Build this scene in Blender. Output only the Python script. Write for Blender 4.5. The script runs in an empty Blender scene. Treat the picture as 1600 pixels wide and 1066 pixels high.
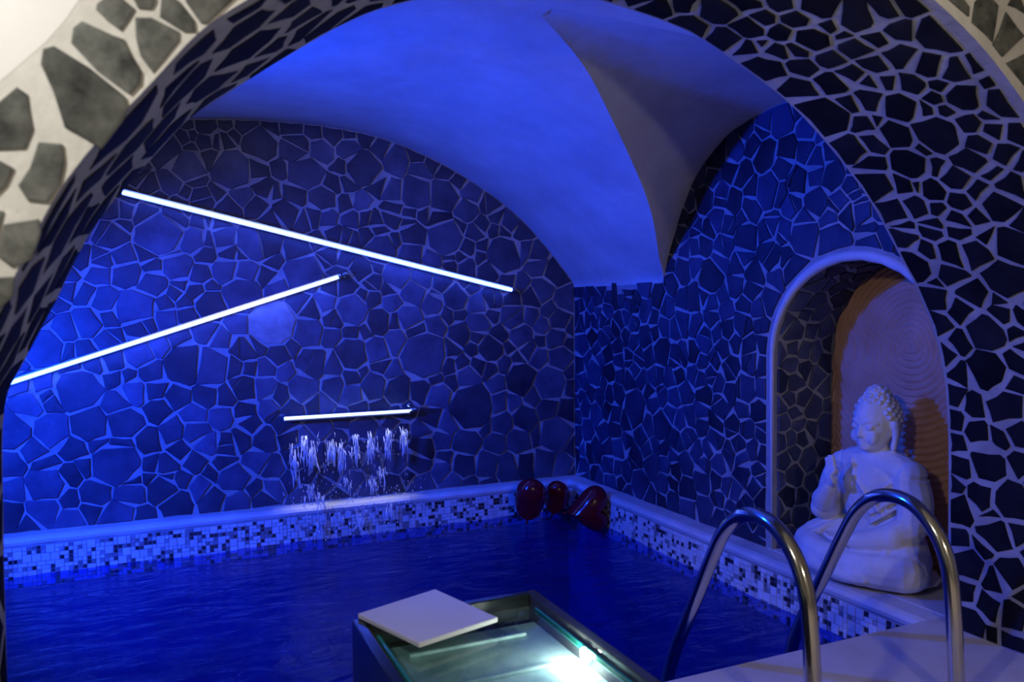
import bpy, bmesh, math, random
import numpy as np
from mathutils import Vector, Matrix, Quaternion

random.seed(7)
SC = bpy.context.scene
COL = SC.collection
S = 1.2                      # working units -> metres

# ------------------------------------------------------------------ camera
F_PX, YAW, PITCH, ROLL, HC = 1246.81, 0.4197, -0.0371, -0.0089, 0.95
def cam_axes():
    fw = np.array([math.sin(YAW)*math.cos(PITCH), math.cos(YAW)*math.cos(PITCH), math.sin(PITCH)])
    r = np.array([math.cos(YAW), -math.sin(YAW), 0.0]); u = np.cross(r, fw)
    return fw, r*math.cos(ROLL)+u*math.sin(ROLL), -r*math.sin(ROLL)+u*math.cos(ROLL)
FW, RT, UP = cam_axes()
CAM = np.array([0.0, 0.0, HC])
cd = bpy.data.cameras.new('camera'); cam = bpy.data.objects.new('camera', cd); COL.objects.link(cam)
cd.sensor_width = 36.0; cd.lens = 36.0*F_PX/1600.0; cd.clip_start = 0.02
M = Matrix.Identity(4)
for i in range(3):
    M[i][0], M[i][1], M[i][2] = RT[i], UP[i], -FW[i]
M[2][3] = HC*S
cam.matrix_world = M
cd.dof.use_dof = True; cd.dof.focus_distance = 3.9*S; cd.dof.aperture_fstop = 4.0
SC.camera = cam

# ------------------------------------------------------------------ world, exposure
SC.view_settings.view_transform = 'Standard'
SC.view_settings.look = 'None'
SC.view_settings.exposure = 0.0
SC.view_settings.gamma = 1.0
SC.view_settings.use_curve_mapping = False
w = bpy.data.worlds.new('world'); SC.world = w; w.use_nodes = True
w.node_tree.nodes['Background'].inputs[0].default_value = (0.5, 0.5, 0.6, 1)
w.node_tree.nodes['Background'].inputs[1].default_value = 0.0

BLUE = (0.003, 0.050, 1.0)
LAMPS = dict(flood=490.0, added_flood=580.0, room=31.0, room2=32.0, added_uplight=44.0, table=4.0, strip=26.0)
def lamp(name, kind, loc, power, color, aim=None, size=0.1, parent=None, **kw):
    d = bpy.data.lights.new(name, kind); d.energy = power; d.color = color
    if kind in ('POINT', 'SPOT'): d.shadow_soft_size = size*S
    if kind == 'AREA': d.size = size*S
    for k, v in kw.items(): setattr(d, k, v)
    o = bpy.data.objects.new(name, d); COL.objects.link(o)
    o.location = Vector(loc)*S
    if aim is not None:
        o.rotation_euler = (Vector(aim)-Vector(loc)).to_track_quat('-Z', 'Y').to_euler()
    return o
FLOOD = (-0.58, 2.80, 1.50); FLOOD_AIM = (1.80, 2.62, 1.36)
lamp('flood_light', 'SPOT', (FLOOD[0]+0.045, FLOOD[1], FLOOD[2]-0.012), LAMPS['flood'], BLUE, FLOOD_AIM, 0.05, spot_size=math.radians(124), spot_blend=0.9)
ADDED_FLOOD = (-0.98, 2.55, 0.95); ADDED_FLOOD_AIM = (0.15, 4.04, 0.36)
lamp('added_wall_flood', 'SPOT', (ADDED_FLOOD[0]+0.035, ADDED_FLOOD[1]+0.045, ADDED_FLOOD[2]-0.02), LAMPS['added_flood'], BLUE, ADDED_FLOOD_AIM, 0.05, spot_size=math.radians(80), spot_blend=0.75)  # added blue spot, out of view, to brighten the back wall
ROOMLAMP = (-0.50, 0.62, 1.62)
lamp('room_light', 'POINT', (ROOMLAMP[0], ROOMLAMP[1], ROOMLAMP[2]-0.06), LAMPS['room'], (1.0, 0.975, 0.92), None, 0.05)
ROOMLAMP2 = (0.85, -0.75, 1.55)
lamp('ceiling_light', 'POINT', (ROOMLAMP2[0], ROOMLAMP2[1], ROOMLAMP2[2]-0.06), LAMPS['room2'], (1.0, 0.86, 0.66), None, 0.05)

ADDED_UPLIGHT = (0.62, -0.75, 1.18); ADDED_UPLIGHT_AIM = (1.0, 4.0, 2.30)
lamp('added_uplight', 'SPOT', (ADDED_UPLIGHT[0], ADDED_UPLIGHT[1]+0.05, ADDED_UPLIGHT[2]+0.012), LAMPS['added_uplight'], (1.0, 0.90, 0.78), ADDED_UPLIGHT_AIM, 0.04, spot_size=math.radians(50), spot_blend=0.55)  # added white spot behind the camera, lifts the upper back wall and vault

# ------------------------------------------------------------------ materials
def new_mat(name):
    m = bpy.data.materials.new(name); m.use_nodes = True
    nt = m.node_tree; b = nt.nodes['Principled BSDF']
    return m, nt, b
def N(nt, t, **kw):
    n = nt.nodes.new(t)
    for k, v in kw.items(): setattr(n, k, v)
    return n
def noise_mat(name, c1, c2, rough=0.7, scale=6, bump=0.15, bscale=40, spec=0.4, metal=0.0, detail=6, rand=0.0, dist=0.004):
    m, nt, b = new_mat(name); L = nt.links
    tc = N(nt, 'ShaderNodeTexCoord'); oi = N(nt, 'ShaderNodeObjectInfo')
    off = N(nt, 'ShaderNodeVectorMath', operation='ADD')
    sc = N(nt, 'ShaderNodeMath', operation='MULTIPLY'); sc.inputs[1].default_value = 57.0
    L.new(oi.outputs['Random'], sc.inputs[0])
    L.new(tc.outputs['Object'], off.inputs[0]); L.new(sc.outputs[0], off.inputs[1])
    n1 = N(nt, 'ShaderNodeTexNoise'); n1.inputs['Scale'].default_value = scale; n1.inputs['Detail'].default_value = detail
    n1.inputs['Roughness'].default_value = 0.6
    L.new(off.outputs[0], n1.inputs['Vector'])
    cr = N(nt, 'ShaderNodeValToRGB'); cr.color_ramp.elements[0].position = 0.3; cr.color_ramp.elements[1].position = 0.7
    cr.color_ramp.elements[0].color = (*c1, 1); cr.color_ramp.elements[1].color = (*c2, 1)
    L.new(n1.outputs['Fac'], cr.inputs['Fac'])
    out = cr.outputs['Color']
    if rand > 0:
        mr = N(nt, 'ShaderNodeMapRange'); mr.inputs['To Min'].default_value = 1-rand; mr.inputs['To Max'].default_value = 1+rand
        L.new(oi.outputs['Random'], mr.inputs['Value'])
        mx = N(nt, 'ShaderNodeVectorMath', operation='SCALE')
        L.new(out, mx.inputs[0]); L.new(mr.outputs[0], mx.inputs['Scale']); out = mx.outputs[0]
    L.new(out, b.inputs['Base Color'])
    n2 = N(nt, 'ShaderNodeTexNoise'); n2.inputs['Scale'].default_value = bscale; n2.inputs['Detail'].default_value = 5
    L.new(off.outputs[0], n2.inputs['Vector'])
    bp = N(nt, 'ShaderNodeBump'); bp.inputs['Strength'].default_value = bump; bp.inputs['Distance'].default_value = dist
    L.new(n2.outputs['Fac'], bp.inputs['Height']); L.new(bp.outputs['Normal'], b.inputs['Normal'])
    b.inputs['Roughness'].default_value = rough; b.inputs['Metallic'].default_value = metal
    b.inputs['Specular IOR Level'].default_value = spec
    return m
def emit_mat(name, col, strength, base=(0.8, 0.8, 0.8)):
    m, nt, b = new_mat(name)
    b.inputs['Base Color'].default_value = (*base, 1)
    b.inputs['Emission Color'].default_value = (*col, 1); b.inputs['Emission Strength'].default_value = strength
    return m
MT = {}
MT['plaster'] = noise_mat('vault_plaster', (0.50, 0.48, 0.45), (0.66, 0.64, 0.60), 0.9, 3.0, 0.5, 9, 0.1, dist=0.012)
MT['white_wall'] = noise_mat('white_wall_plaster', (0.78, 0.77, 0.74), (0.86, 0.85, 0.83), 0.9, 3, 0.2, 30, 0.1)
MT['grout'] = noise_mat('pale_grout', (0.27, 0.26, 0.26), (0.41, 0.40, 0.39), 0.95, 9, 0.6, 45, 0.1, dist=0.006)
MT['grout_face'] = noise_mat('cream_mortar', (0.58, 0.56, 0.51), (0.72, 0.70, 0.65), 0.95, 9, 0.5, 45, 0.1, dist=0.006)
MT['slate_right'] = noise_mat('blue_lit_slate', (0.012, 0.016, 0.040), (0.038, 0.045, 0.092), 0.5, 7, 0.35, 28, 0.3, rand=0.6, dist=0.006)  # darker copy of the wall slate, blue light mixed into its colour
MT['slate'] = noise_mat('dark_slate', (0.030, 0.035, 0.068), (0.080, 0.088, 0.140), 0.5, 7, 0.35, 28, 0.35, rand=0.55, dist=0.006)  # bluer than the bare stone: some of the blue light is in the colour
MT['slate_soffit'] = noise_mat('shaded_slate', (0.006, 0.006, 0.010), (0.016, 0.016, 0.022), 0.8, 7, 0.3, 28, 0.08, rand=0.4, dist=0.006)  # slate blackened so the colour holds the soffit's shade under grazing light
MT['slate_grey'] = noise_mat('grey_slate', (0.032, 0.034, 0.032), (0.175, 0.180, 0.162), 0.8, 22, 0.35, 28, 0.2, rand=0.35, dist=0.006)
MT['stone_pale'] = noise_mat('pale_limestone', (0.22, 0.19, 0.20), (0.42, 0.36, 0.36), 0.8, 10, 0.4, 30, 0.2)
MT['coping'] = noise_mat('pale_coping_stone', (0.55, 0.52, 0.49), (0.72, 0.68, 0.64), 0.55, 5, 0.15, 40, 0.35)
MT['deck'] = noise_mat('travertine_deck', (0.64, 0.55, 0.44), (0.80, 0.75, 0.70), 0.5, 3.5, 0.12, 30, 0.4)
MT['room_wall'] = noise_mat('room_wall_paint', (0.34, 0.32, 0.29), (0.42, 0.40, 0.36), 0.9, 3, 0.2, 30, 0.1)
MT['floor_room'] = noise_mat('room_floor', (0.30, 0.26, 0.22), (0.40, 0.35, 0.30), 0.6, 4, 0.1, 30, 0.4)
MT['statue'] = noise_mat('white_plaster_statue', (0.62, 0.57, 0.50), (0.80, 0.77, 0.72), 0.7, 8, 0.35, 60, 0.25)
MT['steel'] = noise_mat('polished_steel', (0.56, 0.54, 0.50), (0.68, 0.66, 0.62), 0.14, 3, 0.02, 60, 0.5, metal=1.0)
MT['alu'] = noise_mat('aluminium', (0.5, 0.5, 0.52), (0.6, 0.6, 0.62), 0.35, 5, 0.05, 60, 0.5, metal=1.0)
MT['tile_white'] = noise_mat('white_mosaic_tile', (0.60, 0.60, 0.60), (0.78, 0.77, 0.76), 0.2, 12, 0.02, 40, 0.5, rand=0.12)
MT['tile_mid'] = noise_mat('grey_blue_mosaic_tile', (0.22, 0.23, 0.25), (0.36, 0.37, 0.40), 0.2, 12, 0.02, 40, 0.5, rand=0.4)
MT['tile_dark'] = noise_mat('navy_mosaic_tile', (0.02, 0.02, 0.03), (0.07, 0.07, 0.09), 0.18, 12, 0.02, 40, 0.5, rand=0.5)
MT['pool'] = noise_mat('pool_lining', (0.10, 0.13, 0.21), (0.19, 0.23, 0.33), 0.5, 4, 0.1, 30, 0.3)
MT['balloon'] = noise_mat('dark_red_balloon', (0.13, 0.002, 0.006), (0.17, 0.003, 0.008), 0.15, 3, 0.0, 10, 0.6)
MT['black'] = noise_mat('black_plastic', (0.015, 0.015, 0.015), (0.03, 0.03, 0.03), 0.4, 6, 0.1, 50, 0.4)
MT['board'] = noise_mat('white_board', (0.78, 0.75, 0.76), (0.82, 0.80, 0.80), 0.6, 6, 0.02, 60, 0.3)
MT['dark_panel'] = noise_mat('dark_green_panel', (0.010, 0.014, 0.014), (0.022, 0.030, 0.028), 0.15, 5, 0.05, 30, 0.5)
MT['glass_edge'] = noise_mat('green_glass_edge', (0.01, 0.20, 0.16), (0.04, 0.34, 0.27), 0.12, 8, 0.1, 40, 0.6)
MT['led'] = emit_mat('blue_led_tube', (0.050, 0.11, 1.0), LAMPS['strip'])
MT['blade_led'] = emit_mat('blade_led', (0.26, 0.40, 1.0), 7.0)
MT['flood_lens'] = emit_mat('flood_lens', BLUE, 12.0)
MT['warm_lens'] = emit_mat('warm_lens', (1.0, 0.9, 0.75), 6.0)
MT['table_lens'] = emit_mat('white_lens', (1.0, 0.98, 0.92), 9.0)

def carved_mat():
    # sandstone colour only; the rings are geometry
    return noise_mat('carved_sandstone', (0.62, 0.32, 0.16), (0.78, 0.44, 0.27), 0.85, 6, 0.3, 50, 0.15)
MT['carved'] = carved_mat()

def schlick(nt, f0, normal=None):
    """fresnel share that is the same from both sides of a thin clear sheet"""
    lw = N(nt, 'ShaderNodeLayerWeight'); lw.inputs['Blend'].default_value = 0.5
    if normal is not None: nt.links.new(normal, lw.inputs['Normal'])
    pw = N(nt, 'ShaderNodeMath', operation='POWER'); pw.inputs[1].default_value = 5.0; nt.links.new(lw.outputs['Facing'], pw.inputs[0])
    ma = N(nt, 'ShaderNodeMath', operation='MULTIPLY_ADD'); ma.inputs[1].default_value = 1-f0; ma.inputs[2].default_value = f0
    nt.links.new(pw.outputs[0], ma.inputs[0]); return ma
def water_mat():
    m, nt, b = new_mat('pool_water'); L = nt.links; nt.nodes.remove(b)
    out = nt.nodes['Material Output']
    tc = N(nt, 'ShaderNodeTexCoord'); mp = N(nt, 'ShaderNodeMapping'); mp.inputs['Scale'].default_value = (1.6, 3.4, 1)
    mp.inputs['Rotation'].default_value = (0, 0, 0.25)
    n1 = N(nt, 'ShaderNodeTexNoise'); n1.inputs['Scale'].default_value = 3.2; n1.inputs['Detail'].default_value = 5; n1.inputs['Distortion'].default_value = 0.7
    L.new(tc.outputs['Object'], mp.inputs[0]); L.new(mp.outputs[0], n1.inputs['Vector'])
    bp = N(nt, 'ShaderNodeBump'); bp.inputs['Strength'].default_value = 0.36; bp.inputs['Distance'].default_value = 0.05
    L.new(n1.outputs['Fac'], bp.inputs['Height'])
    fr = schlick(nt, 0.02, bp.outputs[0])
    tr = N(nt, 'ShaderNodeBsdfTransparent'); tr.inputs[0].default_value = (0.20, 0.34, 0.88, 1)
    gl = N(nt, 'ShaderNodeBsdfGlossy'); gl.inputs['Roughness'].default_value = 0.06; L.new(bp.outputs[0], gl.inputs['Normal'])
    mx = N(nt, 'ShaderNodeMixShader'); L.new(fr.outputs[0], mx.inputs[0]); L.new(tr.outputs[0], mx.inputs[1]); L.new(gl.outputs[0], mx.inputs[2])
    L.new(mx.outputs[0], out.inputs['Surface'])
    return m
MT['water'] = water_mat()
def clear_mat(name, tint, rough, ior=1.45, frost=0.0):
    m, nt, b = new_mat(name); L = nt.links; nt.nodes.remove(b)
    out = nt.nodes['Material Output']
    fr = schlick(nt, ((ior-1)/(ior+1))**2)
    tr = N(nt, 'ShaderNodeBsdfTransparent'); tr.inputs[0].default_value = (*tint, 1)
    gl = N(nt, 'ShaderNodeBsdfGlossy'); gl.inputs['Roughness'].default_value = rough
    mx = N(nt, 'ShaderNodeMixShader'); L.new(fr.outputs[0], mx.inputs[0]); L.new(tr.outputs[0], mx.inputs[1]); L.new(gl.outputs[0], mx.inputs[2])
    last = mx
    if frost > 0:
        df = N(nt, 'ShaderNodeBsdfTranslucent'); df.inputs[0].default_value = (0.9, 0.92, 0.95, 1)
        d2 = N(nt, 'ShaderNodeBsdfDiffuse'); d2.inputs[0].default_value = (0.9, 0.92, 0.95, 1)
        m1 = N(nt, 'ShaderNodeMixShader'); m1.inputs[0].default_value = 0.5; L.new(df.outputs[0], m1.inputs[1]); L.new(d2.outputs[0], m1.inputs[2])
        m2 = N(nt, 'ShaderNodeMixShader'); m2.inputs[0].default_value = frost; L.new(mx.outputs[0], m2.inputs[1]); L.new(m1.outputs[0], m2.inputs[2])
        last = m2
    L.new(last.outputs[0], out.inputs['Surface'])
    return m
MT['glass'] = clear_mat('table_glass', (0.86, 0.95, 0.92), 0.02)
MT['tray'] = noise_mat('pale_green_tray', (0.14, 0.25, 0.30), (0.40, 0.55, 0.56), 0.4, 9, 0.2, 14, 0.4)
MT['smoked'] = clear_mat('smoked_glass', (0.10, 0.13, 0.13), 0.05, 1.5, 0.10)
MT['water_clear'] = clear_mat('falling_water_film', (0.94, 0.96, 0.99), 0.03, 1.33, 0.0)
MT['foam'] = clear_mat('aerated_water', (0.9, 0.93, 0.98), 0.08, 1.33, 0.55)

# ------------------------------------------------------------------ mesh helpers (working units in, metres out)
def mk(name, verts, faces, mat, parent=None, origin=(0, 0, 0), smooth=False, pbase=(0, 0, 0)):
    o3 = np.array(origin, float)
    me = bpy.data.meshes.new(name)
    V = (np.asarray(verts, float)-o3)*S
    me.from_pydata([tuple(v) for v in V], [], faces)
    if smooth: me.polygons.foreach_set('use_smooth', [True]*len(me.polygons))
    me.materials.append(MT[mat] if isinstance(mat, str) else mat)
    me.update()
    ob = bpy.data.objects.new(name, me); COL.objects.link(ob)
    ob.location = Vector((o3-np.array(pbase, float))*S)
    if parent is not None: ob.parent = parent
    return ob
def fix_normals(ob):
    bm = bmesh.new(); bm.from_mesh(ob.data); bmesh.ops.recalc_face_normals(bm, faces=bm.faces[:]); bm.to_mesh(ob.data); bm.free(); return ob
def tag(o, label=None, cat=None, group=None, kind=None):
    if label: o['label'] = label
    if cat: o['category'] = cat
    if group: o['group'] = group
    if kind: o['kind'] = kind
    return o
def empty(name, loc):
    o = bpy.data.objects.new(name, None); COL.objects.link(o); o.location = Vector(loc)*S; o.empty_display_size = 0.1
    return o
def boxvf(x0, x1, y0, y1, z0, z1):
    v = [(x, y, z) for z in (z0, z1) for y in (y0, y1) for x in (x0, x1)]
    f = [(0, 2, 3, 1), (4, 5, 7, 6), (0, 1, 5, 4), (2, 6, 7, 3), (0, 4, 6, 2), (1, 3, 7, 5)]
    return v, f
def bevbox(name, b, mat, bev=0.004, seg=2, **kw):
    v, f = boxvf(*b); o = mk(name, v, f, mat, **kw)
    bm = bmesh.new(); bm.from_mesh(o.data)
    bmesh.ops.bevel(bm, geom=bm.edges[:], offset=bev*S, segments=seg, affect='EDGES', profile=0.5)
    bm.to_mesh(o.data); bm.free(); return o
def tubevf(path, rad, n=12, caps=True):
    P = [np.array(p, float) for p in path]; V = []; Fc = []
    rads = rad if hasattr(rad, '__len__') else [rad]*len(P)
    t0 = P[1]-P[0]; t0 = t0/np.linalg.norm(t0)
    ref = np.array([0, 0, 1.0]) if abs(t0[2]) < 0.9 else np.array([1.0, 0, 0])
    a = np.cross(t0, ref); a /= np.linalg.norm(a)
    for i, p in enumerate(P):
        t = P[min(i+1, len(P)-1)]-P[max(i-1, 0)]; t = t/np.linalg.norm(t)
        a = a-t*np.dot(a, t); a /= np.linalg.norm(a); b = np.cross(t, a)
        for k in range(n):
            th = 2*math.pi*k/n; V.append(p+rads[i]*(a*math.cos(th)+b*math.sin(th)))
    for i in range(len(P)-1):
        for k in range(n):
            Fc.append((i*n+k, i*n+(k+1) % n, (i+1)*n+(k+1) % n, (i+1)*n+k))
    if caps:
        Fc.append(tuple(range(n-1, -1, -1))); Fc.append(tuple((len(P)-1)*n+k for k in range(n)))
    return V, Fc
def spherevf(c, r, nu=10, nv=7):
    V = []; Fc = []; r = np.array(r if hasattr(r, '__len__') else (r, r, r), float)
    for j in range(nv+1):
        ph = math.pi*j/nv
        for i in range(nu):
            th = 2*math.pi*i/nu
            V.append(np.array(c)+r*np.array([math.sin(ph)*math.cos(th), math.sin(ph)*math.sin(th), math.cos(ph)]))
    for j in range(nv):
        for i in range(nu):
            Fc.append((j*nu+i, (j+1)*nu+i, (j+1)*nu+(i+1) % nu, j*nu+(i+1) % nu))
    return V, Fc
def merge(*parts):
    V = []; Fc = []
    for v, f in parts:
        o = len(V); V += list(v); Fc += [tuple(i+o for i in q) for q in f]
    return V, Fc

# ------------------------------------------------------------------ photograph pixel -> point on a real surface
def ray(x, y): return FW+RT*(x-800)/F_PX+UP*(533-y)/F_PX
def on_y(x, y, Y): d = ray(x, y); return CAM+d*Y/d[1]
def on_x(x, y, X): d = ray(x, y); return CAM+d*X/d[0]
def depth_of(P): return float(np.dot(np.asarray(P)-CAM, FW))

# ------------------------------------------------------------------ the place: key sizes
XR, YB = 2.20, 4.046            # right wall, back wall
XL = -1.10                      # left wall (hidden behind the left jamb)
CW, CT, ZW = 0.098, 0.035, -0.166   # coping width, coping thickness, water level
YD = 1.68                       # pool edge of the deck
YN, YF = 1.10, 1.62             # near and far face of the arch wall
BPX = np.array([-1.10, -1.09, -1.05, -.95, -.71, -.34, .0, .177, .464, .77, 1.095, 1.441, 1.813, 2.048, 2.15, 2.19, 2.2, 2.201])
BPZ = np.array([1.0, 1.05, 1.15, 1.28, 1.504, 1.719, 1.825, 1.862, 1.884, 1.884, 1.843, 1.722, 1.504, 1.28, 1.165, 1.115, 1.08, 1.0])
def catmull(P, n):
    P = [np.array(p, float) for p in P]; out = []
    Q = [2*P[0]-P[1]]+P+[2*P[-1]-P[-2]]
    for i in range(1, len(Q)-2):
        for k in range(n):
            t = k/n; a, b, c, d = Q[i-1], Q[i], Q[i+1], Q[i+2]
            out.append(0.5*((2*b)+(-a+c)*t+(2*a-5*b+4*c-d)*t*t+(-a+3*b-3*c+d)*t**3))
    out.append(P[-1]); return np.array(out)
BP = catmull(np.stack([BPX, BPZ], 1), 6)
def barrel_z(x): return float(np.interp(x, BP[:, 0], BP[:, 1]))
# front arch opening profile (X, Z), from the left foot over the crown to the right foot
AP_KEYS = [(-.252, 0.0), (-.252, .35), (-.25, .60), (-.243, .79), (-.209, .876), (-.163, .97), (-.094, 1.113), (.015, 1.255), (.071, 1.32), (.151, 1.382),
           (.247, 1.453), (.36, 1.531), (.468, 1.585), (.65, 1.645), (.85, 1.672), (.97, 1.664), (1.184, 1.631), (1.339, 1.573), (1.515, 1.487), (1.66, 1.383), (1.802, 1.254),
           (1.927, 1.097), (2.03, .953), (2.105, .784), (2.132, .60), (2.138, .35), (2.14, 0.0)]
AP = catmull(AP_KEYS, 5)
# lunette over the right wall (Y, Z) from the far spring to the near one, and its groin on the barrel
LW = [(3.165, 1.05), (3.157, 1.10), (3.095, 1.26), (2.949, 1.505), (2.771, 1.641), (2.648, 1.696), (2.46, 1.728), (2.30, 1.735)]
LWc = catmull(LW, 6)
GR = [(2.19, 3.165), (2.168, 3.142), (2.019, 2.97), (1.926, 2.88), (1.747, 2.733), (1.539, 2.554), (1.329, 2.369), (1.042, 2.17)]   # (X, Y)
GRc = catmull(GR, 6)
# niche opening on the right wall (Y, Z)
NC, NHW, NSP, NTOP, NDEP = 2.045, 0.385, 0.76, 1.125, 0.31
def niche_outline(grow=0.0, n=28):
    pts = [(NC+NHW+grow, 0.0)]
    for k in range(n+1):
        a = math.pi*k/n
        pts.append((NC+(NHW+grow)*math.cos(a), NSP+(NTOP-NSP+grow)*math.sin(a)))
    pts.append((NC-NHW-grow, 0.0)); return pts

# ------------------------------------------------------------------ setting
# floor: deck slab up to the pool edge and the room floor the camera stands on
floor = bevbox('floor', (-2.4, 3.4, -2.2, YD, -0.05, 0.0), 'deck', 0.006); tag(floor, kind='structure')
v, f = boxvf(-2.4, 3.4, -2.2, YD-0.03, -1.25, -0.05); mk('foundation', v, f, 'pool', parent=floor)

# pool basin
px1, py1 = XR-CW, YB-CW
basin = empty('pool_basin', (0.5, 2.8, -1.2)); tag(basin, 'deep blue lined pool basin under the stone vault', 'pool', kind='structure')
bb = (0.5, 2.8, -1.2)
for nm, b in (('pool_bottom', (XL, px1, YD-0.03, py1, -1.25, -1.2)), ('pool_side', (px1, px1+0.6, YD-0.03, py1+0.6, -1.2, -CT)), ('pool_side', (XL, px1, py1, py1+0.6, -1.2, -CT))):
    v, f = boxvf(*b); mk(nm, v, f, 'pool', parent=basin, pbase=bb)

# water
def water_grid():
    nx, ny = 120, 90; V = []; Fc = []
    for j in range(ny+1):
        for i in range(nx+1):
            x = XL+(px1-XL)*i/nx; y = (YD-0.03)+(py1-YD+0.03)*j/ny
            z = ZW+0.0016*math.sin(9*x+4*y)+0.0012*math.sin(17*y-6*x+1.3)+0.001*math.sin(23*x+11*y)
            V.append((x, y, z))
    for j in range(ny):
        for i in range(nx): a = j*(nx+1)+i; Fc.append((a, a+1, a+nx+2, a+nx+1))
    return V, Fc
v, f = water_grid(); wat = mk('pool_water', v, f, 'water', smooth=True)
tag(wat, 'dark navy rippled pool water filling the basin', 'water', kind='stuff')

# back wall up to the barrel profile
def profile_wall(name, mat):
    V = []; Fc = []
    for x, z in BP: V += [(x, YB, -CT), (x, YB, z+0.01)]
    for i in range(len(BP)-1): a = 2*i; Fc.append((a, a+2, a+3, a+1))
    return mk(name, V, Fc, mat)
wall_back = profile_wall('wall_back', 'grout'); tag(wall_back, kind='structure')
# left wall
v, f = boxvf(XL-0.2, XL, YF-0.02, YB+0.1, -1.2, 1.12); wall_left = mk('wall_left', v, f, 'grout'); tag(wall_left, kind='structure')

# right wall with the niche opening and the lunette top
def lun_z(y):
    ys = LWc[::-1, 0]; zs = LWc[::-1, 1]
    if y < 2.30: y = 4.60-y
    return float(np.interp(y, ys, zs)) if y < 3.165 else 1.05
def right_wall():
    out = niche_outline(0.0); V = []; Fc = []
    ylo, yhi = NC-NHW, NC+NHW
    def top(y): return max(1.0, lun_z(y)+0.004) if y < 3.165 else 1.09
    ys = sorted(set([YN] + list(np.linspace(YF-0.4, ylo, 8)) + list(np.linspace(yhi, YB, 40)) + [3.157, 3.165]))
    for seg in ([y for y in ys if y <= ylo+1e-6], [y for y in ys if y >= yhi-1e-6]):
        for y in seg: V += [(XR, y, -CT), (XR, y, top(y))]
        n0 = len(V)-2*len(seg)
        for i in range(len(seg)-1): a = n0+2*i; Fc.append((a, a+1, a+3, a+2))
    arc = out[1:-1]; n0 = len(V)
    for y, z in arc: V += [(XR, y, z), (XR, y, top(y))]
    for i in range(len(arc)-1): a = n0+2*i; Fc.append((a, a+1, a+3, a+2))
    return V, Fc
v, f = right_wall(); wall_right = mk('wall_right', v, f, 'grout'); tag(wall_right, kind='structure')

# niche: reveal, ledge, plaster rim, back
def niche_reveal():
    o = niche_outline(0.0); V = []; Fc = []
    for y, z in o: V += [(XR, y, z), (XR+NDEP+0.05, y, z)]
    for i in range(len(o)-1): a = 2*i; Fc.append((a, a+2, a+3, a+1))
    return V, Fc
v, f = niche_reveal(); wall_niche = mk('wall_niche', v, f, 'grout'); tag(wall_niche, kind='structure')
v, f = boxvf(XR-0.004, XR+NDEP+0.06, NC-NHW-0.02, NC+NHW+0.02, -0.06, 0.003); mk('niche_ledge', v, f, 'coping', parent=wall_niche)
v, f = boxvf(XR+NDEP+0.04, XR+NDEP+0.10, NC-NHW-0.05, NC+NHW+0.05, -0.06, NTOP+0.05); mk('niche_back', v, f, 'grout', parent=wall_niche)
def niche_rim():
    P = [(XR+0.004, y, z) for y, z in niche_outline(0.008)]
    rr = [0.007+0.012*max(0.0, (z-0.7)/0.4)+0.002*math.sin(3.1*i)+0.001*math.sin(7*i) for i, (x, y, z) in enumerate(P)]
    return tubevf(P, rr, 10)
v, f = niche_rim(); mk('niche_rim', v, f, 'coping', parent=wall_niche, smooth=True)

# carved panel at the back of the niche: concentric ridges as real relief
def carved_panel():
    o = niche_outline(-0.004, 40); c1 = (2.06, 0.815)
    nY, nZ = 120, 170; V = []; Fc = []; idx = {}
    y0, y1 = NC-NHW+0.004, NC+NHW-0.004
    for j in range(nZ+1):
        for i in range(nY+1):
            y = y0+(y1-y0)*i/nY; ztop = NSP+(NTOP-NSP-0.004)*math.sqrt(max(0, 1-((y-NC)/(NHW-0.004))**2))
            z = 0.0+ztop*j/nZ
            dy, dz = y-c1[0], z-c1[1]
            r = math.hypot(dy, dz*(0.82 if dz < 0 else 1.0))+0.006*math.sin(3*math.atan2(dz, dy))
            h = 0.0085*math.sin(2*math.pi*r/0.0215)*(1 if r > 0.006 else 0)
            V.append((XR+NDEP-h+0.01*math.sin(6*y)*0.3, y, z))
    for j in range(nZ):
        for i in range(nY): a = j*(nY+1)+i; Fc.append((a, a+nY+1, a+nY+2, a+1))
    n = len(V)                      # thickness
    ring = [i for i in range(nY+1)]+[(j)*(nY+1)+nY for j in range(1, nZ+1)]+[nZ*(nY+1)+i for i in range(nY-1, -1, -1)]+[j*(nY+1) for j in range(nZ-1, 0, -1)]
    for k in ring: x, y, z = V[k]; V.append((XR+NDEP+0.035, y, z))
    m = len(ring)
    for k in range(m): Fc.append((ring[k], ring[(k+1) % m], n+(k+1) % m, n+k))
    return V, Fc
v, f = carved_panel(); pan = mk('carved_panel', v, f, 'carved', origin=(XR+NDEP, NC, 0), smooth=True)
fix_normals(pan)
tag(pan, 'ochre stone panel carved with concentric rings at the back of the niche', 'wall panel')

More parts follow.
